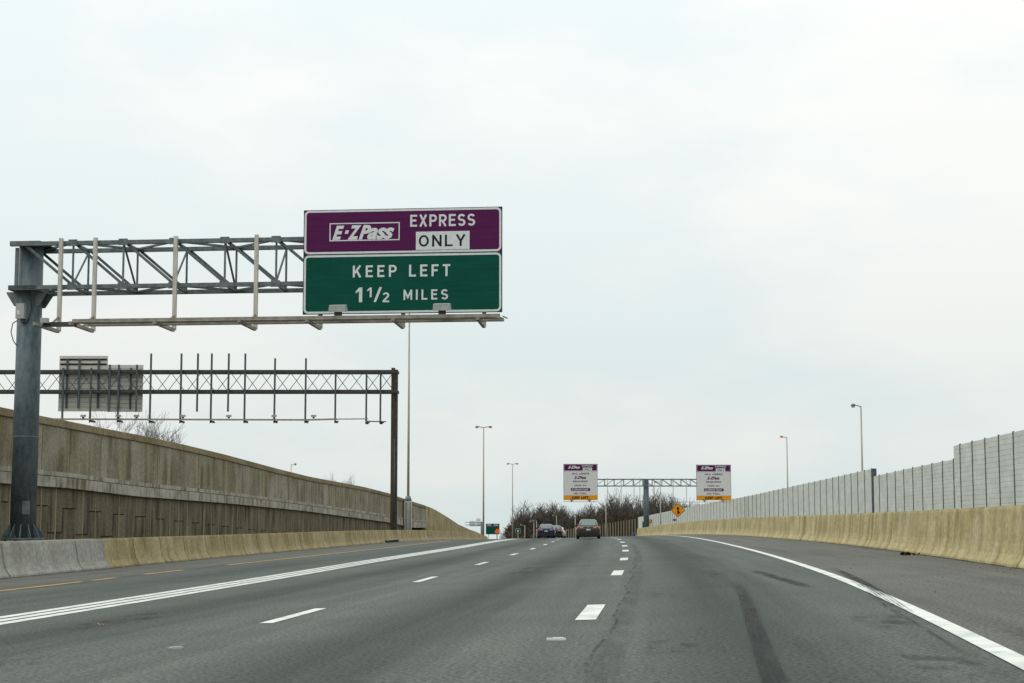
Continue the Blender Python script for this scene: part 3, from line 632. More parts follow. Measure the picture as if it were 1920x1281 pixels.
def sign_light(loc, rz, label, group, s=1.0, mat_='box'):
    o = thing('sign_light', label, 'lamp', loc, rz, group)
    T = Matrix.Rotation(R(14), 3, 'X')
    vs = [Vector((a_ * w_, b_, c_)) * s for b_, w_, c_ in ((-.15, .25, .0), (.12, .25, .0), (.10, .23, .18), (-.12, .23, .18)) for a_ in (-1, 1)]
    vs = [T @ v + Vector((0, 0, .06 * s)) for v in vs]
    MB().add(vs, [(0, 1, 3, 2), (2, 3, 5, 4), (4, 5, 7, 6), (6, 7, 1, 0), (0, 2, 4, 6), (1, 7, 5, 3)]).build('housing', M[mat_], o)
    MB().bbox(-.10 * s, .10 * s, -.06 * s, .06 * s, -.10 * s, .05 * s).build('mount', M['steel_dark'], o)
    g = [T @ (Vector((a_ * .19, -.145, .02 + c_ * .12)) * s) + Vector((0, 0, .06 * s)) for a_ in (-1, 1) for c_ in (0, 1)]
    MB().add([g[0], g[2], g[3], g[1]], [(0, 1, 2, 3)]).build('lens', M['glass'], o)
    return o
for u, lab in ((634, 'grey floodlight on the gantry rail below the words KEEP LEFT, left one of two'), (829, 'grey floodlight on the gantry rail under the word MILES, right one of two')):
    q = FR.hit(u, 590, yr - .0); sign_light(FR.M @ Vector((q.x, yr - .0, zr1 + .14)), ANG, lab, 'floodlights under the large sign', 1.0)

# ------------------------------------------------------------------ second gantry over the ramp
Y2 = solveY(738, lambda Y: -18.0); p2 = at(738, 988, Y2); F2 = Frame(p2, 0)
g2 = thing('sign_gantry', 'dark brown weathered sign gantry with thin truss reaching left over the ramp', 'gantry', p2)
H = lambda u, v, y=0.0: F2.hit(u, v, y)
zt2, zb2 = H(500, 698).z, H(500, 735).z; zp2 = H(738, 690).z
MB().bbox(-.27, .03, -.17, .17, -.9, zp2).build('post', M['rust'], g2)
MB().bbox(.032, .27, -.15, .15, -.9, zp2 - .15).build('post', M['steel_dark'], g2)
MB().tube((.05, -.2, .6), (.05, -.2, zp2 * .55), .035, .035, 6).build('conduit', M['galv'], g2)
xL = H(-160, 700).x
for yy in (-.55, .55):
    for zz in (zt2, zb2): MB().bbox(xL, .32, yy - .12, yy + .12, zz - .12, zz + .12).build('chord', M['steel_dark'], g2)
n2 = 16; sp = (0 - xL) / n2
fb = [MB(), MB()]
for k in range(n2):
    a, b_ = xL + k * sp, xL + (k + 1) * sp
    for i, yy in enumerate((-.55, .55)):
        s0 = .5 * sp * i
        MB().tube((a + s0, yy, zt2), (a + s0 + sp / 2, yy, zb2), .028, .028, 5).build('lattice_bar', M['steel_blue'], g2)
        MB().tube((a + s0 + sp / 2, yy, zb2), (min(b_ + s0, .1), yy, zt2), .028, .028, 5).build('lattice_bar', M['steel_blue'], g2)
yh2 = -.75
ho = [(282, 663, 788), (339, 663, 788), (370, 663, 772), (396, 663, 788), (428, 663, 772), (459, 663, 788), (515, 672, 788), (573, 672, 788), (629, 700, 788), (687, 700, 790), (713.5, 700, 790), (118, 690, 787), (170, 690, 787), (222, 684, 787), (205, 684, 772), (256, 684, 772), (148, 672, 766)]
for u, a, b_ in ho:
    q = H(u, 735, yh2); MB().bbox(q.x - .07, q.x + .07, yh2 - .07, yh2 + .07, H(u, b_, yh2).z, H(u, a, yh2).z).build('hanger', M['steel_blue'], g2)
    if b_ > 780:
        z_ = H(u, b_ + 2, yh2).z; MB().bbox(q.x - .06, q.x + .06, yh2 - .07, yh2 + 1.4, z_ - .07, z_ + .07).build('rail_bracket', M['steel_dark'], g2)
        MB().prism([(q.x - .06, z_ - .18), (q.x + .3, z_ - .07), (q.x + .32, z_ + .02), (q.x - .06, z_ + .02)], yh2 - .09, yh2 - .075).build('rail_clip', M['steel_dark'], g2)
yr2 = -.95
for (u0, v0, u1, v1, m_) in ((95, 786, 575, 787.5, 'rail'), (575, 787.5, 632, 786, 'rail'), (632, 786, 690, 785.5, 'rail'), (688, 790, 724, 791, 'steel_dark')):
    A, B = H(u0, v0, yr2), H(u1, v1, yr2); MB().bar(A, B, .12, .13 if u0 < 600 else .08).build('rail', M[m_], g2)
for i, (u, lab) in enumerate(((156, 'first small floodlight from the left on the rail of the dark gantry'), (222, 'small floodlight below the gap between the two grey sign backs'), (256, 'small floodlight under the right edge of the lower sign back'), (343, 'small floodlight right of the bare tree on the rail of the dark gantry'), (429, 'small floodlight in the middle of the dark gantry rail'), (514, 'small floodlight beside a hanger, second from the post of the dark gantry'), (588, 'last small floodlight towards the post of the dark gantry'))):
    q = H(u, 785, yr2); sign_light(Vector(p2) + Vector((q.x, yr2, q.z + .1)), 0, lab, 'floodlights on the far gantry rail', .85)
def sign_back(u0, u1, v0, v1, lab, boards, posts, yy, wings=()):
    A, B = H(u0, v1, yy), H(u1, v0, yy); o = thing('highway_sign', lab, 'sign', Vector(p2) + Vector((A.x, yy, A.z)))
    wd, ht = B.x - A.x, B.z - A.z; mb = MB(); hb = ht / boards
    for k in range(boards): mb.bbox(0, wd, -.02, .02, k * hb + .018, (k + 1) * hb - .018)
    mb.bbox(.02, wd - .02, .021, .03, .02, ht - .02); mb.build('panel', M['signback'], o)
    for k in range(0, boards): MB().bbox(.01, wd - .01, -.024, -.021, k * hb - .012, k * hb + .012).build('board_joint', M['steel_dark'], o) if k else None
    for f_ in posts: MB().bbox(wd * f_ - .075, wd * f_ + .075, -.14, -.025, ht * .06, ht * .93).build('stiffener', M['signback'] if f_ > 1.5 else M['steel_blue'], o)
    return o
sb = sign_back(109, 202.6, 667, 772, 'taller grey sign back on the far dark gantry, with two dark slots across its top', 12, (.17, .42, .82), .8)
wd = H(200, 700, .8).x - H(110, 700, .8).x; ht = H(110, 667, .8).z - H(110, 772, .8).z
for f_ in (.93, .845): MB().bbox(.08, wd - .05, -.06, -.026, ht * f_ - .07, ht * f_ + .07).build('slot', M['dark'], sb)
sign_back(200, 269, 684, 773, 'shorter grey sign back on the far dark gantry, beside the taller one', 11, (.06, .33, .66), .8)

# ------------------------------------------------------------------ lamp posts
def lamp_post(label, base, h, arms, group=None, lit=False, r=.13, base_box=False, rz=0, arm=1.6, zs=1.0):
    o = thing('street_lamp', label, 'lamp post', base, rz, group)
    MB().tube((0, 0, 0), (0, 0, h), r, r * .55, 10).build('pole', M['lamp'], o)
    for a_ in arms:
        pts = [Vector((0, 0, h - .12)), Vector((a_ * arm * .35, 0, h + .02)), Vector((a_ * arm * .7, 0, h + .05))]
        MB().path(pts, r * .4, 6).build('arm', M['head'], o)
        hd = MB(); x0 = a_ * arm * .55; rows = []
        for t, wv, hv in ((0, .06, .05), (.25, .20, .11), (.7, .24, .13), (.95, .16, .09), (1.0, .05, .03)):
            x = x0 + a_ * t * arm * .45; rows.append([Vector((x, wv * zs * math.cos(k * math.pi / 4), h + .05 + hv * zs * math.sin(k * math.pi / 4))) for k in range(8)])
        hd.loft(rows, None, True, True, True); ho_ = hd.build('lamp_head', M['head'], o)
        mb = MB(); rows = []
        for t, wv in ((.3, .16), (.6, .21), (.9, .14)):
            x = x0 + a_ * t * arm * .45; rows.append([Vector((x, -wv * zs, h - .0 * zs)), Vector((x, -wv * .6 * zs, h - .13 * zs)), Vector((x, wv * .6 * zs, h - .13 * zs)), Vector((x, wv * zs, h - .0 * zs))])
        mb.loft(rows, None, True, True).build('lens', M['glow'] if lit else M['glass'], ho_)
    if base_box:
        MB().tube((0, 0, 2.15), (0, 0, 2.6), .34, .2, 10).build('collar', M['head'], o); MB().bbox(-.32, .32, -.3, .3, -.9, 2.16).build('base_box', M['alu'], o)
        MB().bbox(-.16, -.10, -.33, -.3, -.5, 2.0).bbox(.18, .24, -.33, -.3, -.5, 2.0).build('base_rib', M['head'], o)
    else: MB().tube((0, 0, 0), (0, 0, .5), r * 1.5, r * 1.3, 10).build('base', M['lamp'], o)
    return o
LG = 'street lamps along the median'
Y = solveY(765, lambda Y: -18.25); p = at(765, 984, Y); lamp_post('tall pale lamp post with a stout boxed base, rising behind the purple and green sign', p, at(765, 578, Y).z - p.z, (-1, 1), LG, r=.125, base_box=True)
for u, vt, Y, lab in ((909.5, 801, 245, 'pale double armed lamp post at the lower end of the ramp wall'), (961, 870, 355, 'double armed lamp post at the left edge of the bare woods')):
    p = at(u, vt, Y); b = crest(Y) - .6; lamp_post(lab, (at(u - 3 if u < 950 else u, 980, Y).x, Y, b), p.z - b, (-1, 1), LG, r=.17, arm=1.45, zs=1.35)
LR = 'street lamps in front of the pale noise wall'
for u, vt, Y, lit, lab in ((1618, 761, 138, False, 'taller single armed lamp post in front of the pale noise wall, unlit'), (1477, 820, 200, True, 'single armed lamp post with a glowing orange lamp, before the pale noise wall')):
    p = at(u, vt, Y); b = bank(10) + crest(Y); lamp_post(lab, (at(u + 1, 980, Y).x, Y, b), p.z - b, (-1,), LR, lit, r=.12, arm=.95, zs=1.35)
Y = 190; p = at(546, 871, Y); lamp_post('small lamp post showing its top above the ramp wall', (p.x, Y, 2.0), p.z - 2.0, (1,), None, r=.09, arm=.7)
for u, vt, Y, a_, lab in ((984, 985, 360, -1, 'short far lamp post in front of the woods, left of the blue car'), (1001, 978, 380, -1, 'left of the two close lamp posts beside the blue car'), (1006, 976.5, 380, -1, 'right of the two close lamp posts beside the blue car'), (1043.5, 967, 400, -1, 'far lamp post above the dark car'), (1078.5, 965, 330, 0, 'thin pale post left of the brown car'), (1136, 940, 300, 0, 'plain pale post against the woods, right of the brown car'), (1238, 904, 290, -1, 'thin lamp post rising behind the merge sign')):
    p = at(u, vt, Y); b = crest(Y) - .3; lamp_post(lab, (p.x, Y, b), p.z - b, (a_,) if a_ else (), 'far street lamps before the woods', r=.13, arm=1.2, zs=1.2)

# ------------------------------------------------------------------ far butterfly gantry with two signs
Y3 = 197.0; p3 = at(1212, 990, Y3); p3.z = crest(Y3) + .2; F3 = Frame(p3, 0); H3 = lambda u, v, y=0.0: F3.hit(u, v, y)
g3 = thing('sign_gantry', 'distant T shaped gantry with one thick dark post and a thin truss to both sides', 'gantry', p3)
MB().tube((0, 0, -.1), (0, 0, H3(1212, 898).z), .40, .37, 16).build('post', M['galv'], g3)
MB().tube((0, 0, -.1), (0, 0, .25), .6, .42, 16).build('base', M['galv'], g3)
zt3, zb3 = H3(1212, 899).z, H3(1212, 911.5).z; xa3, xb3 = H3(1062, 900).x, H3(1366, 900).x
for yy in (-.5, .5):
    for zz in (zt3, zb3): MB().bar((xa3, yy, zz), (xb3, yy, zz), .13).build('chord', M['truss'], g3)
    n = 17; s3 = (xb3 - xa3) / n
    for k in range(n + 1): MB().bar((xa3 + k * s3, yy, zt3), (xa3 + k * s3, yy, zb3), .06).build('vertical_strut', M['truss'], g3)
    for k in range(n):
        a, b_ = xa3 + k * s3, xa3 + (k + 1) * s3
        if (a + b_) / 2 < 0: a, b_ = b_, a
        MB().bar((a, yy, zt3), (b_, yy, zb3), .06).build('diagonal_brace', M['truss'], g3)
for u, v in ((1138.5, 960), (1164, 940), (1188, 940), (1199, 940), (1226, 938), (1237, 938), (1261, 940), (1286, 942)):
    x = H3(u, 905).x; MB().bbox(x - .045, x + .045, -.66, -.56, H3(u, min(v, 943), -.6).z, H3(u, 896.5, -.6).z).build('hanger', M['alu'], g3)
for u0, u1, v in ((1056, 1120, 941), (1261, 1372, 941.5)):
    A, B = H3(u0, v, -1.2), H3(u1, v, -1.2); MB().bar(A, B, .12, .07).build('lamp_rail', M['rail'], g3)
def toll_sign(u0, u1, v0, v1, lab):
    A, B = H3(u0, v1, -.8), H3(u1, v0, -.8); W, Hh = B.x - A.x, B.z - A.z
    o = thing('toll_sign', lab, 'sign', p3 + Vector((A.x, -.8, A.z)), 0, 'toll signs on the T shaped gantry')
    fx = lambda p: (p - 220) / 792 * W
    fz = lambda p: Hh - (p - 135) / 855 * Hh
    pu = MB().bbox(0, W, 0, .08, fz(305), Hh).build('purple_panel', M['purple'], o)
    wh = MB().bbox(0, W, 0, .08, fz(875) + .004, fz(305) - .004).build('white_panel', M['signwhite'], o)
    am = MB().bbox(0, W, 0, .08, 0, fz(875)).build('amber_panel', M['orange'], o)
    mb = MB(); lettering(mb, 'E-ZPass', fx(330), fx(605), fz(248), fz(180), -.006, .35, .04); mb.build('logo', M['letter'], pu)
    mb = MB(); lettering(mb, 'EXPRESS', fx(650), fx(905), fz(198), fz(160), -.006, 0, .02); mb.build('lettering', M['letter'], pu)
    pl = MB().bbox(fx(668), fx(885), -.006, -.001, fz(302), fz(222)).build('white_plate', M['letter'], pu)
    mb = MB(); lettering(mb, 'ONLY', fx(690), fx(862), fz(290), fz(236), -.012, 0, .01); mb.build('lettering', M['black'], pl)
    for s, a_, b_, c_, d_ in (('ALL USERS', 410, 820, 385, 345), ('REQUIRED', 440, 790, 572, 530), ('HOV 3+', 478, 750, 664, 622), ('NO TOLL', 455, 760, 852, 810)):
        mb = MB(); lettering(mb, s, fx(a_), fx(b_), fz(c_), fz(d_), -.006, 0, .03, 1.1); mb.build('lettering', M['black'], wh)
    mb = MB(); lettering(mb, 'E-ZPass', fx(470), fx(752), fz(492), fz(422), -.006, .35, .04); mb.build('logo', M['purple'], wh)
    fl = MB().prism(rrect(fx(388), fx(842), fz(772), fz(703), .12), -.006, -.001).build('purple_plate', M['purple'], wh)
    mb = MB(); lettering(mb, 'E-ZPASS FLEX', fx(410), fx(810), fz(758), fz(718), -.012, .3, .02); mb.build('lettering', M['letter'], fl)
    mb = MB(); lettering(mb, 'KEEP LEFT', fx(416), fx(808), fz(960), fz(900), -.006, 0, .05, 1.1); mb.build('lettering', M['black'], am)
    for z0, z1, pr in ((fz(305), Hh, pu), (fz(875) + .004, fz(305) - .004, wh), (0, fz(875), am)):
        MB().ring(rrect(.04, W - .04, z0 + .04, z1 - .04, .1, 3), rrect(.08, W - .08, z0 + .08, z1 - .08, .08, 3), -.004, -.001).build('border', M['letter'] if pr is pu else M['black'], pr) if pr is pu else None
    MB().bbox(-.03, 0, -.01, .09, 0, Hh).bbox(W, W + .03, -.01, .09, 0, Hh).build('edge_trim', M['truss'], o)
toll_sign(1057, 1120, 870, 938, 'purple, white and amber toll sign on the left arm of the T shaped gantry')
toll_sign(1306.5, 1370, 871.5, 938.5, 'purple, white and amber toll sign on the right arm, above the noise wall')
for u, lab in ((1072, 'left tiny floodlight under the left toll sign'), (1105, 'right tiny floodlight under the left toll sign'), (1321, 'left tiny floodlight under the right toll sign'), (1355, 'right tiny floodlight under the right toll sign')):
    q = H3(u, 940, -1.2); sign_light(p3 + Vector((q.x, -1.2, q.z + .04)), 0, lab, 'floodlights under the toll signs', 1.0, 'steel_blue')

# ------------------------------------------------------------------ merge sign and small far signs
Y4 = 156.0; p4 = at(1271, 957, Y4); b4 = Vector((at(1268, 957, Y4).x, Y4, bank(9) + crest(Y4)))
ms = thing('merge_sign', 'yellow diamond sign with a black merging arrow above the right barrier', 'sign', b4)
MB().bbox(-.04, .04, -.03, .03, 0, p4.z - b4.z - .2).build('post', M['alu'], ms)
cx, cz = p4.x - b4.x, p4.z - b4.z; hd = .80
pn = MB().prism([(cx, cz - hd), (cx + hd, cz), (cx, cz + hd), (cx - hd, cz)], -.06, -.035).build('panel', M['orange'], ms)
dm = lambda r: [(cx, cz - r), (cx + r, cz), (cx, cz + r), (cx - r, cz)]
MB().ring(dm(hd - .05), dm(hd - .09), -.064, -.061).build('border', M['black'], pn)
ar = [(cx - .07, cz - .42), (cx + .07, cz - .42), (cx + .07, cz - .24), (cx + .15, cz - .36), (cx + .25, cz - .28), (cx + .07, cz - .02), (cx + .07, cz + .16), (cx + .2, cz + .12), (cx, cz + .46), (cx - .2, cz + .12), (cx - .07, cz + .16)]
MB().prism(ar, -.066, -.061).build('arrow', M['black'], pn)
q = at(1267, 975, Y4 - 1)
MB().bbox(q.x - b4.x - .2, q.x - b4.x + .15, -.2, .0, q.z - b4.z - .12, q.z - b4.z + .1).build('bracket', M['steel_blue'], ms)
def post_sign(name, lab, cat, u0, u1, v0, v1, Y, m, base=None, strips=()):
    A, B = at(u0, v1, Y), at(u1, v0, Y); b = Vector(((A.x + B.x) / 2, Y, crest(Y) - .4 if base is None else base)); o = thing(name, lab, cat, b)
    W, z0, z1 = B.x - A.x, A.z - b.z, B.z - b.z
    pn = MB().bbox(-W / 2, W / 2, -.04, 0, z0, z1).build('panel', M[m], o)
    MB().bbox(-.06, .06, .002, .1, 0, z1 - .05).build('post', M['alu'], o)
    MB().ring(rrect(-W / 2 + .03, W / 2 - .03, z0 + .03, z1 - .03, .05, 2), rrect(-W / 2 + .07, W / 2 - .07, z0 + .07, z1 - .07, .03, 2), -.046, -.041).build('border', M['letter' if m != 'orange' else 'black'], pn)
    return o, pn, W, z0, z1
o, pn, W, z0, z1 = post_sign('guide_sign', 'small square green sign left of the blue car, in front of the woods', 'sign', 966.5, 976, 991, 1000, 300, 'green')
MB().prism([(-.12, (z0 + z1) / 2 - .22), (.12, (z0 + z1) / 2 - .22), (.16, (z0 + z1) / 2 + .1), (0, (z0 + z1) / 2 + .25), (-.16, (z0 + z1) / 2 + .1)], -.046, -.041).build('symbol', M['letter'], pn)
o, pn, W, z0, z1 = post_sign('exit_sign', 'narrow green sign half hidden by the thick post of the T shaped gantry', 'sign', 1204, 1211, 978, 994, 199.5, 'green')
o, pn, W, z0, z1 = post_sign('object_marker', 'small yellow marker just right of the thick gantry post', 'sign', 1216, 1222.5, 974, 981, 199, 'orange')
# far express sign, partly below the wall end
Y = 330; A, B = at(911, 1002, Y), at(936.5, 982, Y); b = Vector(((A.x + B.x) / 2, Y, crest(Y) - .5)); fs_ = thing('highway_sign', 'far green sign with purple top strip beyond the end of the ramp wall', 'sign', b)
W, z0, z1 = B.x - A.x, A.z - b.z, B.z - b.z
MB().bbox(-W / 2, W / 2, -.06, 0, z1 - .62, z1).build('purple_panel', M['purple'], fs_)
gq = MB().bbox(-W / 2, W / 2, -.06, 0, z0, z1 - .63).build('green_panel', M['green'], fs_)
for s_ in (-1, 1): MB().bbox(s_ * W * .3 - .08, s_ * W * .3 + .08, .003, .15, 0, z1 - .1).build('post', M['alu'], fs_)
for s_ in (-1, 1):
    MB().prism(rrect(s_ * W * .25 - .5, s_ * W * .25 + .5, z1 - .50, z1 - .14, .05, 2), -.068, -.061).build('white_plate', M['box'], fs_)
Y = 322; A, B = at(928, 1000, Y), at(937, 992, Y); b = Vector(((A.x + B.x) / 2, Y, crest(Y) - .3)); o = thing('work_sign', 'orange warning sign in front of the far green and purple sign', 'sign', b)
W, z0, z1 = B.x - A.x, A.z - b.z, B.z - b.z; M['fluo'] = mat('fluorescent_orange', (.85, .13, .01), rough=.6)
pn = MB().prism([(-W / 2, z0), (W / 2, z0), (W / 2, z1), (-W * .2, z1), (-W / 2, (z0 + z1) / 2)], -.05, 0).build('panel', M['fluo'], o); MB().bbox(-.06, .06, .003, .1, 0, z1 - .1).build('post', M['alu'], o)
# pale sign backs on a far gantry, behind the wall end
Y = 300; A = at(879, 985, Y); b = Vector((A.x, Y, crest(Y) - .5)); o = thing('sign_gantry', 'faint far gantry with pale sign backs just above the end of the ramp wall', 'gantry', b)
for u0, u1, v0, v1 in ((880, 892, 977, 987), (893, 901, 972, 987)):
    a_, c_ = at(u0, v1, Y) - b, at(u1, v0, Y) - b; mb = MB(); n = 5
    for k in range(n): mb.bbox(a_.x, c_.x, -.03, .03, a_.z + (c_.z - a_.z) * (k + .06) / n, a_.z + (c_.z - a_.z) * (k + .94) / n)
    mb.build('sign_back', M['signwhite'], o)
a_, c_ = at(872, 984.5, Y) - b, at(903, 983, Y) - b
MB().bar((a_.x, -.3, a_.z), (c_.x, -.3, a_.z), .12).bar((a_.x, -.3, a_.z + .5), (c_.x, -.3, a_.z + .5), .1).build('truss', M['truss'], o); MB().tube((c_.x, -.2, 0), (c_.x, -.2, a_.z + .7), .2, .2, 8).build('post', M['truss'], o)
# blue drum beyond the crest
Y = 205; p = at(1188, 1003, Y); b = Vector((p.x, Y, crest(Y) + .1)); hh = at(1188, 998.5, Y).z - b.z
o = thing('traffic_drum', 'small blue drum by the far end of the right barrier', 'drum', b); MB().tube((0, 0, 0), (0, 0, hh), .26, .2, 12).build('body', M['blue'], o); MB().tube((0, 0, 0), (0, 0, .1), .34, .3, 12).build('base', M['tyre'], o)

# ------------------------------------------------------------------ noise wall on the right, boarded fence beyond
EN = lambda Y: 22.0
nw = thing('noise_wall', 'long pale grey noise wall with many thin posts behind the right barrier', 'wall', (0, 0, 0))
segs = [([(1920, 807), (1792, 836)], 0.0, 60), ([(1792, 861), (1699.6, 880), (1640, 893.5)], 0.0, None), ([(1637, 879), (1478, 914), (1380, 935), (1321, 945), (1218, 966), (1198, 970)], .3, None)]
npost = 0
for si, (sm, d, lo) in enumerate(segs):
    pts = []
    for u, v in sm:
        Y = solveY(u, lambda Y: EN(Y) + d, 40, 420); pts.append((Y, at(u, v, Y).z))
    if si == 0:
        s_ = (pts[1][1] - pts[0][1]) / (pts[1][0] - pts[0][0]); pts = [(45, pts[0][1] + s_ * (45 - pts[0][0]))] + pts
    ya, yb = pts[0][0], pts[-1][0]; print('noise', si, [(round(a), round(b, 2)) for a, b in pts])
    zt = lambda Y, pts=pts: interp(pts, Y)
    nb = 20; rows = []; uvs = []
    for Y in frange(ya, yb, 3.0):
        z0 = crest(Y) + .1; r = []; q = []
        hgt = zt(Y) - z0; k = 0; zz = z0
        for k in range(nb + 1):                    # boards with shadow gaps between them
            z = z0 + hgt * k / nb
            for dd, zo in ((.0, -.018), (.015, -.007), (.015, .007), (.0, .018)):
                if k in (0, nb) and zo * (1 if k else -1) > 0: continue
                r.append(Vector((ref(Y) + EN(Y) + d + (dd if 0 < k < nb else 0), Y, z + zo))); q.append((Y, z + zo))
        r.append(Vector((ref(Y) + EN(Y) + d + .2, Y, zt(Y)))); q.append((Y, zt(Y) + .2)); r.append(Vector((ref(Y) + EN(Y) + d + .2, Y, z0))); q.append((Y, z0))
        rows.append(r); uvs.append(q)
    MB().loft(rows, uvs, True, True).build('wall_panel', M['noise'], nw)
    y = max(ya + .1, 71)
    while y < yb and npost < 98:
        st_ = 3.0 if y < 140 else 3.3
        x = ref(y) + EN(y) + d
        MB().bbox(x - .04, x + .05, y - .05, y + .05, crest(y), zt(y) + .05).build('post', M['noisepost'], nw); npost += 1
        y += st_
Y = solveY(1637, lambda Y: 22.3, 40, 420); zz = at(1637, 880, Y).z
MB().bbox(ref(Y) + 22.22, ref(Y) + 22.62, Y - .30, Y - .01, crest(Y), zz + .05).build('end_post', M['steel_blue'], nw)
q = at(1416, 932, 232); MB().box((ref(232) + 21.4, 232, q.z), (.3, .5, .35)).build('wall_bracket', M['steel_blue'], nw)
# pale return at the far end and the boarded fence curving left
fp = [(1197, 972, 330), (1160, 978, 350), (1126, 984, 372), (1090, 989, 395), (1058, 993, 420), (1020, 997, 450)]
fen = thing('boarded_fence', 'brown boarded noise fence with dark posts curving left beyond the crest', 'fence', (0, 0, 0))
P3 = [at(u, v, Y) for u, v, Y in fp]
rows = []
for p in P3: rows.append([p, p + Vector((0, .25, 0)), Vector((p.x, p.y + .25, crest(p.y) - 1)), Vector((p.x, p.y, crest(p.y) - 1))])
MB().loft(rows, None, True, True).build('boards', M['wood'], fen)
for (a, b_) in zip(P3, P3[1:]):
    n = 7
    for k in range(n):
        p = a.lerp(b_, (k + .5) / n); MB().bbox(p.x - .28, p.x + .28, p.y - .3, p.y - .02, crest(p.y) - 1, p.z + .12).build('post', M['woodpost'], fen)
a, b_ = at(1197, 970, 326), at(1208, 968, 322)
MB().loft([[Vector((p.x, p.y, crest(p.y) - 1)), Vector((p.x, p.y, p.z)), Vector((p.x, p.y + .3, p.z)), Vector((p.x, p.y + .3, crest(p.y) - 1))] for p in (a, b_)], None, True, True).build('end_panel', M['noise'], nw)

# ------------------------------------------------------------------ bare trees
def bare_tree(seed, h, rmin, depth, up=.16):
    rnd = random.Random(seed); tr = MB(); cw = MB()
    def grow(p, d, ln, r, lv):
        q = p; n = 3; rr = r
        for k in range(n):
            d = (d + Vector((rnd.uniform(-1, 1), rnd.uniform(-1, 1), rnd.uniform(-.4, .6))) * (.08 + .05 * lv)).normalized()
            q2 = q + d * ln / n; r2 = max(rr * .86, rmin)
            if lv < 2: tr.tube(q, q2, rr, r2, 6, False)
            else:
                w_ = d.cross(Vector((rnd.uniform(-1, 1), rnd.uniform(-1, 1), rnd.uniform(-1, 1)))).normalized()
                cw.tube(q, q2, rr, r2, 3, False)
            q, rr = q2, r2
            if lv >= 1 and lv < depth and k < n - 1:
                for _ in range(2 if lv > 2 else 1):
                    ax = Vector((rnd.uniform(-1, 1), rnd.uniform(-1, 1), rnd.uniform(-.1, .5))).normalized()
                    grow(q, (d * .7 + ax * .8).normalized(), ln * rnd.uniform(.5, .75), max(rr * .5, rmin), max(lv + 1, 2))
        if lv < depth:
            for _ in range(4 if lv == 0 else 2):
                ax = Vector((rnd.uniform(-1, 1), rnd.uniform(-1, 1), rnd.uniform(-.35, .35))).normalized()
                nd = (d + ax * (.75 if lv == 0 else .6)); nd.z += up; nd.normalize()
                grow(q, nd, ln * rnd.uniform(.68, .85), max(rr * rnd.uniform(.55, .7), rmin), lv + 1)
    grow(Vector((0, 0, -.3)), Vector((0, 0, 1)), h * .26, h * .017, 0)
    return tr, cw
protos = []
for sd_, dp, rm in ((11, 5, .010), (23, 4, .027), (37, 4, .027), (58, 4, .027), (71, 4, .027)):
    tr, cw = bare_tree(sd_, 14.0, rm, dp); zs_ = sorted(v[2] for v in cw.v)
    protos.append((tr.mesh('trunk', M['bark'], False), cw.mesh('crown', M['twig'], False), zs_[int(len(zs_) * .985)]))

def tree(k, x, y, zb, zt, rz, label, group, wide=1.0, thick=None):
    tm, cm, hp = protos[k]; o = thing('bare_tree', label, 'tree', (x, y, zb), rz, group); s = (zt - zb) / hp
    o.scale = (s * wide, s * wide, s)
    for n_, me in (('trunk', tm), ('crown', cm)):
        c = bpy.data.objects.new(n_, me); COL.objects.link(c); c.parent = o
    return o
Y = 118; p = at(262, 786, Y); tree(0, p.x, Y, 0, p.z, 1.2, 'large bare tree spreading above the ramp wall under the dark gantry', None, .82)
Y = 210; p = at(641, 897, Y); tree(0, p.x, Y, 0, p.z, 0.3, 'small bare treetop peeking above the ramp wall near the dark gantry post', None, .6)
random.seed(12)
sky_line = [(940, 1000), (955, 985), (970, 962), (990, 952), (1012, 947), (1030, 950), (1045, 948), (1065, 952), (1080, 955), (1100, 953), (1125, 944), (1145, 940), (1165, 932), (1190, 936), (1215, 928), (1235, 924), (1252, 932), (1275, 948), (1300, 948), (1330, 953), (1365, 955), (1400, 955)]
u = 948.0; k = 0
TL = 'bare tree in the dark winter woods on the skyline beyond the crest'
while u < 1330:
    for Y in (455, 500):
        uu = u + random.uniform(-5, 5); v = interp(sky_line, uu) + random.uniform(-3, 11)
        p = at(uu, v, Y + random.uniform(-12, 12)); tree(1 + k % 4, p.x, p.y, crest(p.y) - .8, p.z, random.uniform(0, 6.28), TL, 'bare trees of the winter woods', random.uniform(.75, 1.05)); k += 1
    u += random.uniform(13, 17)
# scrubby understorey of the woods: one dense tangle
mb = MB(); rnd = random.Random(4)
for _ in range(16000):
    uu = rnd.uniform(950, 1320); vt = interp(sky_line, uu); Y = rnd.uniform(440, 520)
    lim = vt + (1003 - vt) * (.30 + .2 * rnd.random() + .12 * math.sin(uu * .21) * math.sin(uu * .057 + 1))
    zt_ = at(uu, lim, Y).z; zb_ = crest(Y) - 1; z = zb_ + (zt_ - zb_) * rnd.random() ** .8
    p = at(uu, 980, Y); p.z = z; d = Vector((rnd.uniform(-1, 1), rnd.uniform(-.6, .6), rnd.uniform(-.2, 1.3))).normalized() * rnd.uniform(.8, 2.4); wv = d.cross(Vector((rnd.uniform(-1, 1), 1, rnd.uniform(-1, 1)))).normalized() * rnd.uniform(.05, .16)
    mb.add([p - wv, p + wv, p + d + wv * .4, p + d - wv * .4], [(0, 1, 2, 3)])
o = MB.build(mb, 'undergrowth', M['scrub']); tag(o, 'dense dark brown undergrowth filling the woods under the bare trees', 'undergrowth', None, 'stuff')

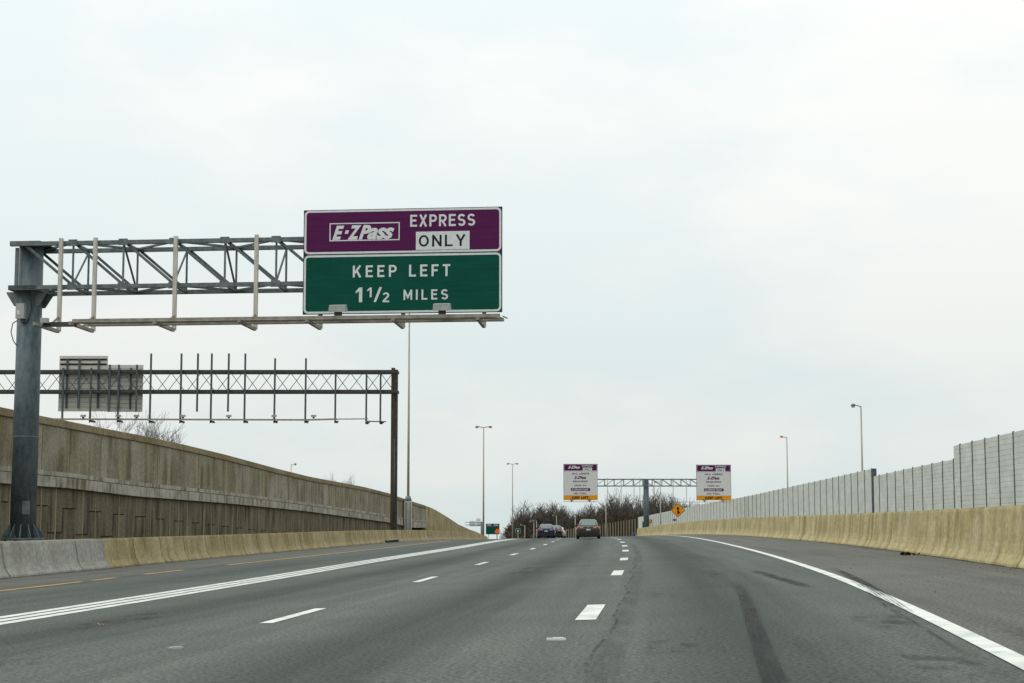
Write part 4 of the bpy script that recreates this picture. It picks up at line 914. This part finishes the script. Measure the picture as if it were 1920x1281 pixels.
# ------------------------------------------------------------------ cars
def sedan(name, label, loc, rz, pm, wide=1.83, high=1.46, lit=.0, tall=False):
    o = thing(name, label, 'car', loc, rz)
    hw = wide / 2; Lc = 4.65
    # body cross sections, front of list = tail (towards the camera)
    secs = [(0.00, .86, .34, .60, .90), (.05, .93, .26, .62, .955), (.30, .985, .22, .64, .985), (.75, 1.0, .20, .66, .985), (1.5, 1.0, .19, .66, .96), (2.6, 1.0, .19, .66, .94), (3.4, .99, .20, .64, .92), (4.1, .95, .22, .60, .83), (4.5, .86, .26, .52, .72), (4.65, .70, .32, .46, .62)]
    rows = []
    for y, f, zb, zm, zt in secs:
        w_ = hw * f; half = [(w_ * .86, zb), (w_ * .97, zb + .10), (w_, zm), (w_ * .985, zm + (zt - zm) * .45), (w_ * .93, zm + (zt - zm) * .86), (w_ * .80, zt)]
        rows.append([Vector((x, y, z)) for x, z in half] + [Vector((-x, y, z)) for x, z in reversed(half)])
    mb = MB(); mb.loft(rows, None, True, True, True)
    gh = [(.62, .74, .965, .965), (1.02, .70, .95, 1.20), (1.55, .66, .94, high - .03), (2.1, .655, .94, high), (2.6, .66, .94, high - .02), (3.35, .72, .92, 1.02), (3.55, .74, .91, .93)]
    rows = []
    for y, f, zb, zt in gh:
        wb, wt = hw * .86, hw * f
        rows.append([Vector((wb, y, zb - .06)), Vector((wb * .6 + wt * .4, y, zb + (zt - zb) * .5)), Vector((wt * 1.0, y, zb + (zt - zb) * .88)), Vector((wt * .82, y, zt)), Vector((-wt * .82, y, zt)), Vector((-wt, y, zb + (zt - zb) * .88)), Vector((-(wb * .6 + wt * .4), y, zb + (zt - zb) * .5)), Vector((-wb, y, zb - .06))])
    mb.loft(rows, None, True, True, True); body = mb.build('body', pm, o)
    MB().add([(-hw * .60, .715, 1.00), (hw * .60, .715, 1.00), (hw * .53, 1.44, high - .085), (-hw * .53, 1.44, high - .085)], [(0, 1, 2, 3)]).build('rear_window', M['carglass'], o)
    for me_ in (o.children[-1].data,):
        for v in me_.vertices: v.co.y -= .03; v.co.z += .035
    MB().add([(-hw * .62, 3.42, .99), (hw * .62, 3.42, .99), (hw * .54, 2.72, high - .06), (-hw * .54, 2.72, high - .06)], [(0, 1, 2, 3)]).build('windscreen', M['carglass'], o)
    for s in (-1, 1):
        MB().add([(s * hw * .872, 1.15, 1.0), (s * hw * .872, 3.1, .98), (s * hw * .73, 2.62, high - .14), (s * hw * .73, 1.65, high - .14)], [(0, 1, 2, 3)]).build('side_window', M['carglass'], o)
        t = MB(); t.loft([[Vector((s * hw * .60, -.015, .82)), Vector((s * hw * .60, -.015, .90)), Vector((s * hw * .60, .02, .91))], [Vector((s * hw * .80, .005, .74)), Vector((s * hw * .80, .02, .91)), Vector((s * hw * .80, .05, .92))], [Vector((s * hw * .955, .10, .76)), Vector((s * hw * .955, .12, .88)), Vector((s * hw * .93, .16, .90))]])
        tl = t.build('tail_light', M['tail'], o)
        MB().bbox(min(s * hw * .42, s * hw * .62), max(s * hw * .42, s * hw * .62), -.035, .0, .83, .90).build('reversing_lens', M['reverse'], tl)
        mr = MB().box((s * (hw + .10), 3.02, 1.0), (.17, .10, .13)).build('mirror', pm, o)
        for yy in (.95, 3.72):
            x = s * (hw - .12); wl = MB().tube((x - .105, yy, .325), (x + .105, yy, .325), .325, .325, 20).build('wheel', M['tyre'], o)
            xx = x + s * .105; MB().tube((xx - s * .01, yy, .325), (xx + s * .012, yy, .325), .21, .19, 14).build('rim', M['rim'], wl)
    MB().loft([[Vector((x * hw, y, z)) for x, y in ((-.9, .12), (-.75, -.02), (0, -.05), (.75, -.02), (.9, .12))] for z in (.24, .52)], None).build('lower_bumper_shade', M['trim'], o)  # black bumper, made tall so it also paints shade on the lower tail
    MB().bbox(-hw * .82, hw * .82, .06, 4.4, .17, .30).build('underbody', M['trim'], o)
    MB().bbox(-.16, .16, -.045, -.02, .66, .76).build('number_plate', M['plate'], o)
    MB().tube((0, -.01, .86), (0, .03, .86), .055, .055, 12).build('badge', M['rim'], o)
    MB().bbox(-hw * .5, hw * .5, -.02, .03, .775, .795).build('trunk_trim', M['rim'], o)
    return o
def car_at(u, Y): x = at(u, 980, Y).x; e = x - ref(Y); return Vector((x, Y, bank(e) + crest(Y) + .006))
hd_ = lambda Y: -math.atan(.112 - .00056 * min(Y, 210))
sedan('sedan', 'olive brown sedan driving ahead in the middle lane, seen from behind', car_at(1103, 109), hd_(109), paint('olive_paint', (.034, .040, .025)), 1.86, 1.50)
sedan('sedan', 'dark blue sedan with red tail lights in the left lane at the crest', car_at(1024, 145), hd_(145), paint('blue_paint', (.003, .018, .060)), 1.82, 1.43)
sedan('sedan', 'dark green car half hidden beyond the blue sedan', car_at(1039.5, 163), hd_(163) - .05, paint('dark_green_paint', (.006, .018, .014)), 1.8, 1.46)
sedan('sedan', 'white car nearly hidden beyond the dark green car', car_at(1046, 178), hd_(178) - .06, paint('white_paint', (.42, .41, .37)), 1.78, 1.42)

# ------------------------------------------------------------------ small litter on the road
def on_road(u, v):
    d = ray(u, v); d = d / d.y; Y = 6.0
    while Y < 200:
        X_ = d.x * Y; e = X_ - ref(Y)
        if HC + d.z * Y <= bank(e) + crest(Y): return Vector((X_, Y, bank(e) + crest(Y)))
        Y += .03
p = on_road(1043, 1201); o = MB().box((0, 0, .012), (.19, .05, .022)).box((.02, .02, .02), (.10, .03, .018)).build('lane_reflector', M['white']); o.location = p; tag(o, 'small worn white reflector bar on the road left of the seam', 'reflector')
p = on_road(330, 1218); o = MB().box((0, 0, .012), (.14, .09, .02)).box((.02, .0, .02), (.08, .06, .018)).build('lane_reflector', M['box']); o.location = p; tag(o, 'tiny grey reflector on the left lane near the bottom edge', 'reflector')
def leaf(u, v, m, lab, s, name='leaf_litter', cat='litter', n=14):
    p = on_road(u, v); rnd = random.Random(int(u)); mb = MB()
    for k in range(n):
        c = Vector((rnd.gauss(0, .16 * s), rnd.gauss(0, .10 * s), rnd.uniform(.01, .09) * s)); T = Matrix.Rotation(rnd.uniform(0, 6), 3, (rnd.uniform(-.6, .6), rnd.uniform(-.6, .6), 1))
        vs = [T @ (Vector(q) * .12 * s) + c for q in ((-1, 0, 0), (-.3, -.5, .15), (.5, -.45, .1), (1, 0, .25), (.5, .45, .1), (-.3, .5, .15))]; mb.add(vs, [(0, 1, 2, 3), (0, 3, 4, 5)])
    o = mb.build(name, m); o.location = p; tag(o, lab, cat); return o
leaf(1703, 1041, M['leaf'], 'clump of dark wet leaves at the foot of the right barrier', .62, n=22)
leaf(1567, 1021, M['fluo'], 'tiny orange scrap at the foot of the right barrier', .5, 'litter_scrap', n=3)
leaf(195, 1173, M['yellow'], 'tiny tan scrap lying on the left lane', .35, 'litter_scrap', n=2)

rnd = random.Random(9); mb = MB()
for _ in range(420):                               # loose grit along the barrier bases and shoulders
    Y = 8 + 70 * rnd.random() ** 1.4; e = RBAR(Y) - .06 - abs(rnd.gauss(0, .35)) if rnd.random() < .6 else (LBAR(Y) + .06 + abs(rnd.gauss(0, .3)) if rnd.random() < .6 else rnd.uniform(RE(Y) + .2, RBAR(Y)))
    c = G(Y, e, .012); r = rnd.uniform(.006, .016); n = len(mb.v)
    mb.add([c + Vector(q) * r * rnd.uniform(.7, 1.3) for q in ((1, 0, 0), (0, 1, 0), (-1, 0, 0), (0, -1, 0), (0, 0, .8), (0, 0, -.6))], [(0, 1, 4), (1, 2, 4), (2, 3, 4), (3, 0, 4), (1, 0, 5), (2, 1, 5), (3, 2, 5), (0, 3, 5)])
M['grit'] = mat('grit', (.03, .028, .024), (.16, .15, .13), scale=3, rough=.95)
tag(mb.build('road_grit', M['grit']), 'loose grit and pebbles scattered along the shoulders and barrier bases', 'gravel', None, 'stuff')
